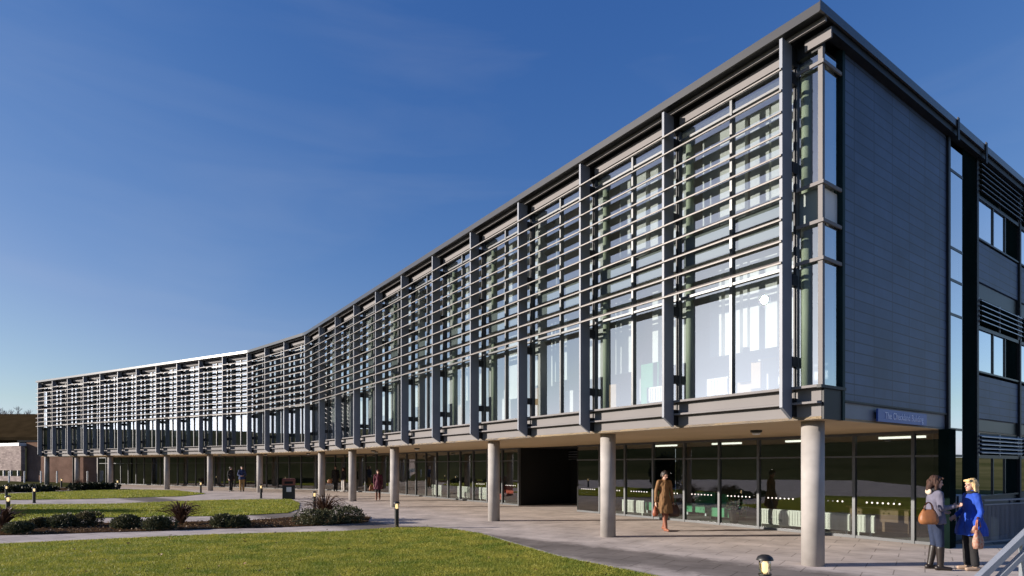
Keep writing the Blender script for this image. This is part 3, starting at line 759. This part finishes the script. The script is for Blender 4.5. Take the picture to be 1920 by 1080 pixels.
mb = MB(); rail(mb, p0+Vector((0,0,1.06)), p1+Vector((0,0,1.06)), .03, .02); rail(mb, p0+Vector((0,0,.10)), p1+Vector((0,0,.10)), .02, .02); rail(mb, p0+Vector((0,0,.96)), p1+Vector((0,0,.96)), .02, .015); mb.build('rail', M_fin, t)
mb = MB()
for k in range(46): q = p0.lerp(p1, (k+.5)/46); mb.box(q.x-.007,q.x+.007,q.y-.007,q.y+.007,.12,.945)
mb.build('infill_bars', M_fin, t)
for k in (0, .5, 1): q = p0.lerp(p1, k); mb = MB(); mb.box(q.x-.03,q.x+.03,q.y+.035,q.y+.085,0,1.04); mb.build('baluster_post', M_fin, t)

# ------------------------------------------------------------------ furniture seen through the glass
M_green = mat('green_fabric', (.10,.36,.20), .8, 0, .1, 4); M_wood = mat('pale_wood', (.45,.30,.16), .6, 0, .15, 4); M_deskb = mat('brown_wood', (.16,.09,.05), .6, 0, .15, 4)
def facing(s): return math.atan2(P(s+.05,1)[1]-P(s,1)[1], P(s+.05,1)[0]-P(s,1)[0])
def radiator(s, t, z, w, h, label):
    x,y,_ = P(s,t); o = thing('radiator', label, 'radiator', (x,y,z), facing(s), 'white radiators behind the glass')
    mb = MB(); mb.box(-w/2,w/2,-.04,.04,.12,.12+h)
    for k in range(int(w/.08)): mb.box(-w/2+.08*k+.01,-w/2+.08*k+.06,-.055,-.041,.15,.09+h); mb.box(-w/2+.08*k+.01,-w/2+.08*k+.06,.041,.055,.15,.09+h)
    mb.build('panel', M_white, o)
    for sx in (-w/2+.1, w/2-.1): mb = MB(); mb.box(sx-.02,sx+.02,-.03,.03,0,.118); mb.build('foot', M_white, o)
    return o
for px, w, lab in ((1188,1.1,'white radiator behind glass left of the woman in the brown coat'),(1466,1.5,'long white radiator behind glass left of the nearest column'),(1566,.8,'short white radiator behind glass right of the nearest column'),(1622,.5,'white radiator behind glass beside the brown desk')):
    radiator(solve_s(px, 6.35), 6.35, .012, w, .45, lab)
radiator(solve_s(1346,.85), .85, 3.265, .55, .36, 'white radiator in the first floor window of the bay nearest the corner')
radiator(solve_s(1233,.85), .85, 3.265, .6, .36, 'white radiator in the first floor window beside the green board')
def sofa(s, t, w, label, m=M_green):
    x,y,_ = P(s,t); o = thing('sofa', label, 'sofa', (x,y,.012), facing(s), 'green seats inside the ground floor')
    mb = MB(); mb.box(-w/2,w/2,-.4,.4,.12,.42); mb.build('seat', m, o)
    mb = MB(); mb.box(-w/2,w/2,-.4,-.2,.425,.85); mb.build('backrest', m, o)
    for sx in (-1,1): mb = MB(); mb.box(sx*(w/2-.04)-.03,sx*(w/2-.04)+.03,-.3,.3,0,.118); mb.build('leg', M_steel, o)
sofa(solve_s(1363,7.6), 7.6, 1.0, 'green sofa by the potted plant behind the glass'); sofa(solve_s(1315,8.6), 8.6, .9, 'green sofa behind the woman in brown, farther left inside'); sofa(solve_s(1238,8.0), 8.0, .9, 'green chair partly hidden by the woman in the brown coat')
s = solve_s(1655, 7.4); x,y,_ = P(s,7.4); o = thing('desk', 'brown desk with pale drawer front inside the end bay', 'desk', (x,y,.012), facing(s))
mb = MB(); mb.box(-.8,.8,-.35,.35,.70,.74); mb.build('desktop', M_wood, o); mb = MB(); mb.box(-.75,.75,.3,.33,.1,.695); mb.build('modesty_panel', M_deskb, o)
mb = MB(); mb.box(-.6,-.25,-.34,-.1,.1,.695); mb.build('drawer_unit', M_wood, o)
for sx in (-.74,.74): mb = MB(); mb.box(sx-.03,sx+.03,-.3,.28,0,.695); mb.build('leg', M_deskb, o)
for px,t,cx in ((1345,6.9,.0),):
    s = solve_s(1376,6.9); x,y,_ = P(s,6.9); o = thing('potted_plant', 'dark pot with a bushy green plant behind the glass', 'potted plant', (x,y,.012))
    mb = MB(); mb.lathe([(.13,0),(.19,.4),(.2,.42),(.17,.41)], n=16); mb.build('pot', M_bollard, o)
    sh = shrub(0,0,.3,.3,.6,260,.13,M_shrub,'x','foliage'); 
    for kk in ('label','category'): del sh[kk]
    sh.parent = o; sh.location = (0,0,.38)
for px, w, lab in ((820,1.2,'white radiator behind the glazing, farthest of the three left of the dark passage'),(870,1.3,'white radiator behind the glazing, middle one of the three left of the dark passage'),(908,.9,'white radiator behind glazing, nearest of the three left of the dark passage')):
    radiator(solve_s(px, 6.4), 6.4, .012, w, .6, lab)
sofa(solve_s(947,7.2), 7.2, .9, 'red armchair inside the glazing just left of the dark passage', mat('red_fabric', (.42,.06,.035), .8, 0, .1, 4))
def board(px, t, z0, w, h, m, label, name='display_board', lean=0):
    s = solve_s(px, t); x,y,_ = P(s,t); o = thing(name, label, 'board', (x,y,z0), facing(s))
    mb = MB(); mb.box(-w/2,w/2,-.02,.02,.06,h); mb.build('panel', m, o)
    for sx in (-1,1): mb = MB(); mb.box(sx*w*.35-.02,sx*w*.35+.02,-.15,.15,0,.058); mb.build('foot', M_frame, o)
board(1219, 1.0, 3.265, .55, 1.1, M_green, 'bright green board standing in the second bay first floor window from the corner')
board(516+480-470, 1.0, 3.265, .5, 1.2, M_green, 'green board standing in a far first floor window by the bend')
board(1440, 2.2, 3.265, .45, 1.0, M_white, 'tall white board standing in the nearest first floor bay')
board(1418, 1.6, 3.265, .22, .85, M_wood, 'narrow pale wood board beside the white one, nearest first floor bay')
board(1052, 1.6, 3.265, .7, 1.25, M_wood, 'wide pale wood board in the third bay first floor window from the corner')
board(1010, 1.5, 3.265, .4, 1.1, M_wood, 'narrow pale wood board at the left of the third bay first floor window')

for px, t_, w_, h_, m_, lab in ((1195,1.5,.3,1.5,M_white,'slim tall white board left of the green board, first floor window'),
    (1150,1.9,.5,.9,M_wood,'low pale wood board at the left of the second bay, first floor window'),
    (1068,1.3,.35,.8,M_white,'short white board beside the wide pale wood one, third bay first floor window'),
    (950,1.4,.5,1.2,M_white,'white board in the first floor window above the column left of the dark passage'),
    (865,1.3,.45,1.3,M_wood,'pale wood board in the fifth bay first floor window from the corner'),
    (800,1.3,.5,1.4,M_white,'white board in the sixth bay first floor window from the corner'),
    (1395,2.6,.5,.6,M_wood,'low pale cabinet board by the mullion of the nearest first floor bay')):
    board(px, t_, 3.265, w_, h_, m_, lab)
# ------------------------------------------------------------------ people
def fabric(name, col, var=.15): return mat(name, col, .85, 0, var, 9, .35, 14)
M_skin = mat('skin', (.52,.31,.23), .55, 0, .08, 12); M_eye = mat('eye_dark', (.03,.02,.02), .3); M_lip = mat('lip', (.38,.13,.11), .5)
M_jean = fabric('blue_denim', (.012,.022,.055)); M_blackf = fabric('black_cloth', (.012,.011,.012)); M_boot = mat('boot_leather', (.018,.013,.011), .4, 0, .2, 8)
M_hairb = mat('brown_hair', (.045,.018,.010), .75, 0, .35, 30, .5, 60); M_hairblond = mat('blond_hair', (.60,.42,.20), .45, 0, .3, 30, .5, 60); M_hairk = mat('dark_hair', (.018,.012,.010), .5, 0, .3, 30, .4, 60)
BASE = dict(an=((-.085,-.02,.09),(.085,.02,.09)), kn=((-.09,.02,.48),(.09,.04,.48)), hp=((-.085,0,.90),(.085,0,.90)),
            sh=((-.165,0,1.385),(.165,0,1.385)), el=((-.215,-.04,1.11),(.215,-.04,1.11)), wr=((-.225,.06,.87),(.225,.06,.87)),
            hd=(0,.02,1.575), hturn=0, hnod=0, foot=(0,0))
def V3(p): return Vector(p)
def hand(mb, wr, el, side, curl=.5, up=Vector((0,0,1))):
    d = (wr-el).normalized(); f = Vector((0,1,0)); s_ = d.cross(f); s_ = s_.normalized() if s_.length > .1 else Vector((1,0,0))
    w = s_.cross(d).normalized()                       # across the palm
    palm = wr + d*.055; Mr = Matrix((w, s_, d)).transposed()
    mb.ell(palm, (.038,.018,.05), Mr)
    for i,(o_,l) in enumerate(((-.030,.062),(-.010,.075),(.011,.070),(.030,.055))):
        a = palm + d*.038 + w*o_; b = a + (d*math.cos(curl*.5) + s_*side*math.sin(curl*.5))*l*.5; c = b + (d*math.cos(curl*1.6) + s_*side*math.sin(curl*1.6))*l*.5
        mb.cap(a, b, .0095, .009, 8); mb.cap(b, c, .009, .008, 8)
    a = palm - d*.02 - w*.032; b = a + (d*.6 - w*.8).normalized()*.035; mb.cap(a, b, .012, .010, 8); mb.cap(b, b + (d*.9 + s_*side*.3).normalized()*.03, .010, .008, 8)
def person(label, loc, rz, height, clothes, hair, pose=None, vox=.009, group=None, skin=M_skin):
    J = dict(BASE); J.update(pose or {}); k = height/1.72
    t = thing('person', label, 'person', (loc[0],loc[1],.0), rz, group); t.scale = (k,k,k)
    hd = V3(J['hd']); Mh = Matrix.Rotation(J['hturn'], 3, 'Z') @ Matrix.Rotation(J['hnod'], 3, 'X')
    H = lambda x,y,z: hd + Mh @ Vector((x,y,z))
    mb = MB()
    for i in (0,1):
        sd = (-1,1)[i]; hp,kn,an = map(V3,(J['hp'][i],J['kn'][i],J['an'][i])); sh,el,wr = map(V3,(J['sh'][i],J['el'][i],J['wr'][i]))
        mb.cap(hp,kn,.078,.05); mb.cap(kn,an,.048,.034); mb.cap(kn.lerp(an,.25)+Vector((0,-.015,0)), kn.lerp(an,.5), .05, .04)
        fd = Matrix.Rotation(J['foot'][i],3,'Z') @ Vector((0,1,0)); mb.cap(an+Vector((0,0,-.05))-fd*.03, an+fd*.13+Vector((0,0,-.06)), .034, .026)
        mb.cap(sh,el,.043,.034); mb.cap(el,wr,.034,.024); hand(mb, wr, el, -sd)
    mb.ell((0,0,.95),(.155,.10,.12)); mb.cap((0,0,1.0),(0,.01,1.28),.105,.12); mb.ell((0,0,1.3),(.15,.10,.13)); mb.cap((-.12,0,1.375),(.12,0,1.375),.05,.05)
    mb.cap((0,-.01,1.38), hd+Vector((0,-.02,-.07)), .052, .046)
    mb.ell(H(0,-.01,.03),(.072,.092,.095),Mh); mb.ell(H(0,.025,-.045),(.053,.06,.062),Mh); mb.ell(H(0,.06,-.085),(.026,.022,.02),Mh)
    mb.cap(H(0,.078,.015),H(0,.098,-.018),.009,.014,8); mb.cap(H(-.018,.08,-.055),H(.018,.08,-.055),.008,.008,8)
    for sd in (-1,1): mb.ell(H(sd*.074,-.005,-.005),(.010,.02,.03),Mh); mb.cap(H(sd*.018,.078,.035),H(sd*.045,.066,.035),.008,.008,8)
    me = fused(mb, vox, 2)
    for m_ in (skin, M_eye, M_lip): me.materials.append(m_)
    for p in me.polygons:
        q = Mh.transposed() @ (p.center - hd)
        if q.y > .045 and abs(abs(q.x)-.032) < .013 and abs(q.z-.012) < .009: p.material_index = 1
        elif q.y > .06 and abs(q.x) < .022 and abs(q.z+.055) < .009: p.material_index = 2
    obj('body', me, None, t)
    for c in clothes:
        kind, m = c[0], c[1]; mb = MB()
        lo = c[2] if len(c) > 2 else None
        if kind in ('coat','jacket'):
            hem = lo or .82
            for i in (0,1):
                sh,el,wr = map(V3,(J['sh'][i],J['el'][i],J['wr'][i])); mb.cap(sh,el,.064,.053); mb.cap(el,el.lerp(wr,.93),.052,.04)
            mb.ell((0,.0,1.30),(.175,.125,.15)); mb.cap((0,0,1.1),(0,.005,1.28),.125,.135); mb.cap((-.14,0,1.385),(.14,0,1.385),.06,.06); mb.cap((0,-.005,1.38),(0,-.005,1.445),.075,.068)
            fl = c[3] if len(c) > 3 else .02
            rings = []; n = 28
            for q in range(8):
                f = q/7; z = 1.13 + (hem-1.13)*f; wob = .012*f if hem < .8 else .004
                rx = .135 + (.06+fl)*min(1,f*1.5) + fl*f; ry = .115 + (.035+fl)*min(1,f*1.5) + fl*f
                rings.append([(rx*math.cos(2*math.pi*j/n)*(1+wob*4*math.sin(j*1.9)), ry*math.sin(2*math.pi*j/n)*(1+wob*4*math.sin(j*1.9)), z) for j in range(n)])
            mb.loft(rings); me = fused(mb, max(vox,.011), 3); nm = kind
        elif kind == 'trousers':
            for i in (0,1):
                hp,kn,an = map(V3,(J['hp'][i],J['kn'][i],J['an'][i])); mb.cap(hp,kn,.098,.068); mb.cap(kn,kn.lerp(an,.5 if lo else .9),.066,.052 if lo else .068)
            mb.ell((0,0,.95),(.17,.118,.13)); me = fused(mb, max(vox,.011), 3); nm = 'trousers'
        elif kind in ('boots','shoes'):
            for i in (0,1):
                kn,an = V3(J['kn'][i]),V3(J['an'][i]); fd = Matrix.Rotation(J['foot'][i],3,'Z') @ Vector((0,1,0))
                if kind == 'boots': mb.cap(an.lerp(kn,.80), an, .069, .05)
                else: mb.cap(an, an+Vector((0,0,-.03)), .047, .045)
                mb.cap(an+Vector((0,0,-.045))-fd*.05, an+fd*.15+Vector((0,0,-.055)), .045, .034); mb.obox(an+Vector((0,0,-.08))-fd*.05, (.03,.03,.01))
            me = fused(mb, max(vox,.009), 2); nm = kind
        elif kind == 'skirt':
            mb.lathe([(.13,1.0),(.17,.85),(.19,lo or .5)], n=24); me = fused(mb, .012, 2); nm = 'skirt'
        elif kind == 'scarf':
            for q in range(12):
                a = q/12*2*math.pi; b = (q+1)/12*2*math.pi; mb.cap((.07*math.cos(a),.06*math.sin(a),1.45),(.07*math.cos(b),.06*math.sin(b),1.45),.035,.035,8)
            me = fused(mb, .01, 2); nm = 'scarf'
        elif kind == 'hood':
            mb.ell((0,-.105,1.42),(.10,.045,.06)); me = fused(mb, .011, 2); nm = 'hood'
        if nm in ('coat','jacket'): folds(me, .016, 9, 5); folds(me, .007, 22, 13)
        if nm == 'trousers': folds(me, .005, 18, 11)
        obj(nm, me, m, t)
    hm, long = hair; mb = MB()
    mb.ell(H(0,-.025,.052),(.086,.098,.088),Mh); mb.ell(H(0,-.055,.0),(.080,.07,.09),Mh)
    for sd in (-1,1): mb.ell(H(sd*.066,-.02,.01),(.02,.05,.06),Mh)
    if long:
        mb.cap(H(0,-.075,0),H(0,-.10,-long),.075,.055)
        for sd in (-1,1): mb.cap(H(sd*.075,-.01,.03),H(sd*.085,-.02,-long*.85),.028,.024)
        mb.cap(H(-.05,.065,.095),H(.05,.07,.09),.022,.018)
    obj('hair', folds(folds(fused(mb, max(vox,.008), 2), .012, 45, 7), .014, 14, 5), hm, t)
    return t
def face(loc, toward): return math.atan2(toward[1]-loc[1], toward[0]-loc[0]) - math.pi/2
wa = (7.62,10.62); wb = (8.22,10.55)
grey_j = fabric('grey_lilac_jacket', (.125,.12,.165)); 
person('woman in grey lilac jacket and jeans holding out one hand, tan handbag on her arm', wa, face(wa,wb)-R(8), 1.70,
       [('jacket',grey_j,.84,.0),('trousers',M_jean,1),('boots',M_boot),('hood',mat('cream_hood',(.6,.5,.38),.9)),('scarf',M_blackf)], (M_hairb,.13),
       dict(el=((-.24,-.02,1.12),(.215,.0,1.12)), wr=((-.18,.15,1.06),(.17,.21,1.16)), foot=(.2,-.1), an=((-.085,-.05,.09),(.085,.05,.09)), hnod=R(-8)), .008)
blue = fabric('royal_blue_coat', (.010,.055,.36))
person('blond woman in royal blue coat and black trousers, back half turned, carrying a patterned bag', wb, face(wb,wa)-R(4), 1.65,
       [('coat',blue,.66,.045),('trousers',M_blackf),('shoes',mat('beige_shoe',(.35,.25,.18),.6)),('scarf',M_blackf)], (M_hairblond,.12),
       dict(el=((-.235,-.03,1.11),(.22,.0,1.12)), wr=((-.25,.06,.86),(.19,.17,1.0)), foot=(.1,-.1), hturn=R(15)), .008)
wc = (4.37,16.95); brownc = fabric('camel_coat', (.20,.105,.042))
person('person in long brown coat walking with head bowed, a bag in each hand', wc, R(180)+R(14), 1.74,
       [('coat',brownc,.50,.03),('trousers',fabric('rust_tights',(.22,.07,.04)),1),('boots',mat('tan_boot',(.24,.085,.045),.5))], (M_hairk,0),
       dict(an=((-.03,-.06,.12),(.03,.16,.09)), kn=((-.05,.05,.50),(.05,.09,.50)), wr=((-.27,.02,.82),(.27,.02,.82)), el=((-.235,-.03,1.10),(.235,-.03,1.10)), hnod=R(-25), hturn=R(25), hd=(0,.045,1.565)), .009)
wd = (-7.22,31.8)
person('woman in dark red coat and boots walking toward the camera under the building', wd, R(180)+R(10), 1.66,
       [('coat',fabric('maroon_coat',(.085,.012,.03)),.62,.03),('trousers',M_blackf,1),('boots',mat('brown_boot',(.14,.05,.025),.5))], (M_hairb,.08),
       dict(an=((-.08,-.10,.11),(.08,.12,.09)), kn=((-.08,.02,.49),(.08,.09,.49))), .012)
we = (-20.5,43.0); wf = (-19.5,42.6)
person('person in black clothing standing sideways, left one of the far pair', we, face(we,wf), 1.82, [('jacket',M_blackf,.8,.01),('trousers',M_blackf),('shoes',M_boot)], (M_hairk,0), None, .014)
person('man in navy jacket and tan trousers holding papers, right one of the far pair', wf, R(180)+R(25), 1.86, [('jacket',fabric('navy_jacket',(.02,.035,.10)),.8,.01),('trousers',fabric('tan_cloth',(.33,.20,.07))),('shoes',M_boot)], (M_hairk,0),
       dict(wr=((-.08,.25,1.05),(.08,.25,1.05)), el=((-.23,.03,1.1),(.23,.03,1.1))), .014)
wg = (-12.75,42.6); wh = (-12.05,42.2)
person('person in black coat left of the column, carrying a tan bag', wg, R(200), 1.86, [('coat',M_blackf,.6,.03),('trousers',M_blackf),('boots',M_boot)], (M_hairk,.06), None, .014)
person('person in dark jacket and pale trousers half hidden behind a column', wh, R(140), 1.74, [('jacket',M_blackf,.85,.01),('trousers',fabric('pale_cloth',(.55,.52,.5))),('shoes',M_white)], (M_hairb,.05), None, .014)

def bag(name, label, loc, rz, w, d_, h, m, hm, hh_, lean=0):
    t = thing(name, label, 'handbag', loc, rz)
    mb = MB(); rings = []
    n = 20
    for q in range(7):
        f = q/6; k = [.80,.98,1.0,.97,.88,.74,.60][q]; kd = [.75,1,1,.9,.7,.5,.28][q]
        rings.append([(w/2*k*math.copysign(abs(math.cos(2*math.pi*j/n))**.6, math.cos(2*math.pi*j/n)), d_/2*kd*math.copysign(abs(math.sin(2*math.pi*j/n))**.7, math.sin(2*math.pi*j/n)), h*f) for j in range(n)])
    mb.loft(rings); mb.build('bag_body', m, t, True)
    for sy in (-1,1):
        mb = MB(); mb.tube([(w*.22*math.cos(a)*-1, sy*d_*.13*(1-.6*math.sin(a)), h*.93+hh_*math.sin(a)) for a in [math.pi*q/10 for q in range(11)]], .010, 6); mb.build('strap', hm, t, True)
    return t
tan_ = mat('tan_leather', (.27,.105,.036), .5, 0, .12, 10, .3, 20); rust = mat('rust_leather', (.26,.07,.03), .45, 0, .15, 10, .2, 20); dbr = mat('dark_brown_leather', (.05,.018,.01), .45, 0, .15, 10, .2, 20)
bag('handbag', 'large tan leather handbag hanging from the arm of the woman in grey', (7.33,10.38,.84), R(-10), .31, .16, .26, tan_, dbr, .14)
pm = mat('patterned_fabric', (.75,.66,.52), .8, 0, .5, 22, col2=(.30,.07,.03))
bag('handbag', 'cream bag with rust pattern held by the woman in the blue coat', (8.13,10.29,.42), R(25), .22, .12, .33, pm, rust, .24)
bag('handbag', 'rust coloured bag held by the person in brown on the side nearer the column', (4.12,16.93,.42), R(70), .34, .16, .30, rust, dbr, .11)
bag('handbag', 'dark brown bag held by the person in brown on the side away from the column', (4.66,16.98,.40), R(10), .36, .18, .34, dbr, dbr, .10)
bag('handbag', 'small tan bag carried by the woman in dark red', (-7.56,31.75,.52), R(20), .26, .12, .28, tan_, tan_, .10)
bag('handbag', 'tan bag carried by the person in the black coat by the column', (-13.1,42.4,.60), R(0), .34, .14, .30, tan_, tan_, .12)

# ------------------------------------------------------------------ sky, sun, camera
EL = R(14.5); SD = Vector((-1,-.06,0)).normalized()*math.cos(EL) + Vector((0,0,math.sin(EL)))
W = bpy.data.worlds.new('World'); S.world = W; W.use_nodes = True; nt = W.node_tree; N = nt.nodes; L = nt.links
bg = N['Background']; sk = N.new('ShaderNodeTexSky'); sk.sky_type = 'NISHITA'; sk.sun_disc = False; sk.sun_elevation = EL
sk.sun_rotation = math.atan2(SD.x, SD.y) % (2*math.pi); sk.altitude = 100; sk.air_density = 1.0; sk.dust_density = .4; sk.ozone_density = 3.0
bg.inputs['Strength'].default_value = .076
tc = N.new('ShaderNodeTexCoord'); mp = N.new('ShaderNodeMapping'); mp.inputs['Scale'].default_value = (1.2,2.0,7.0); mp.inputs['Rotation'].default_value = (R(6),R(-10),R(20))
L.new(tc.outputs['Generated'], mp.inputs['Vector'])
nz = N.new('ShaderNodeTexNoise'); nz.inputs['Scale'].default_value = 1.6; nz.inputs['Detail'].default_value = 7; nz.inputs['Distortion'].default_value = .6; L.new(mp.outputs[0], nz.inputs['Vector'])
mr = N.new('ShaderNodeMapRange'); mr.inputs[1].default_value = .52; mr.inputs[2].default_value = .85; mr.inputs[3].default_value = 0; mr.inputs[4].default_value = .08; L.new(nz.outputs['Fac'], mr.inputs[0])
mx = N.new('ShaderNodeMix'); mx.data_type = 'RGBA'; mx.inputs['B'].default_value = (5,5.2,5.6,1)
sp = N.new('ShaderNodeSeparateColor'); cb = N.new('ShaderNodeCombineColor'); L.new(sk.outputs[0], sp.inputs[0])
def mth(op, a, b):
    n = N.new('ShaderNodeMath'); n.operation = op
    for i, v in enumerate((a, b)):
        if isinstance(v, (int, float)): n.inputs[i].default_value = v
        else: L.new(v, n.inputs[i])
    return n.outputs[0]
r_, g_, b_ = sp.outputs
g2 = mth('MULTIPLY', g_, mth('ADD', .92, mth('MULTIPLY', mth('MINIMUM', g_, 8.0), .011)))
r2 = mth('MINIMUM', mth('MINIMUM', mth('MULTIPLY', mth('POWER', r_, 1.5), .80), mth('MULTIPLY', r_, 1.06)), mth('MULTIPLY', g2, .95))
b2 = mth('MAXIMUM', mth('MAXIMUM', b_, mth('MULTIPLY', mth('POWER', b_, .63), 1.88)), mth('MULTIPLY', g2, 1.10))
L.new(r2, cb.inputs[0]); L.new(g2, cb.inputs[1]); L.new(b2, cb.inputs[2])
L.new(mr.outputs[0], mx.inputs['Factor']); L.new(cb.outputs[0], mx.inputs['A']); L.new(mx.outputs['Result'], bg.inputs['Color'])
sl = bpy.data.lights.new('sun', 'SUN'); sl.energy = 5.0; sl.angle = R(.5); sl.color = (1,.90,.80)
so = bpy.data.objects.new('sun', sl); C.objects.link(so); so.rotation_euler = SD.to_track_quat('Z','Y').to_euler()
cam = bpy.data.cameras.new('camera'); co = bpy.data.objects.new('camera', cam); C.objects.link(co)
co.location = (0,0,HC); co.rotation_euler = (R(90),0,0); cam.sensor_width = 36; cam.lens = 36*F/1920; cam.shift_y = (HZ-540)/1920
cam.clip_start = .1; cam.clip_end = 4000; S.camera = co
S.view_settings.view_transform = 'Standard'; S.view_settings.look = 'None'; S.view_settings.exposure = .75; S.view_settings.gamma = 1
S.cycles.use_denoising = True; S.cycles.max_bounces = 8; S.cycles.transparent_max_bounces = 16; S.cycles.caustics_reflective = False; S.cycles.caustics_refractive = False
S.cycles.sample_clamp_indirect = 4
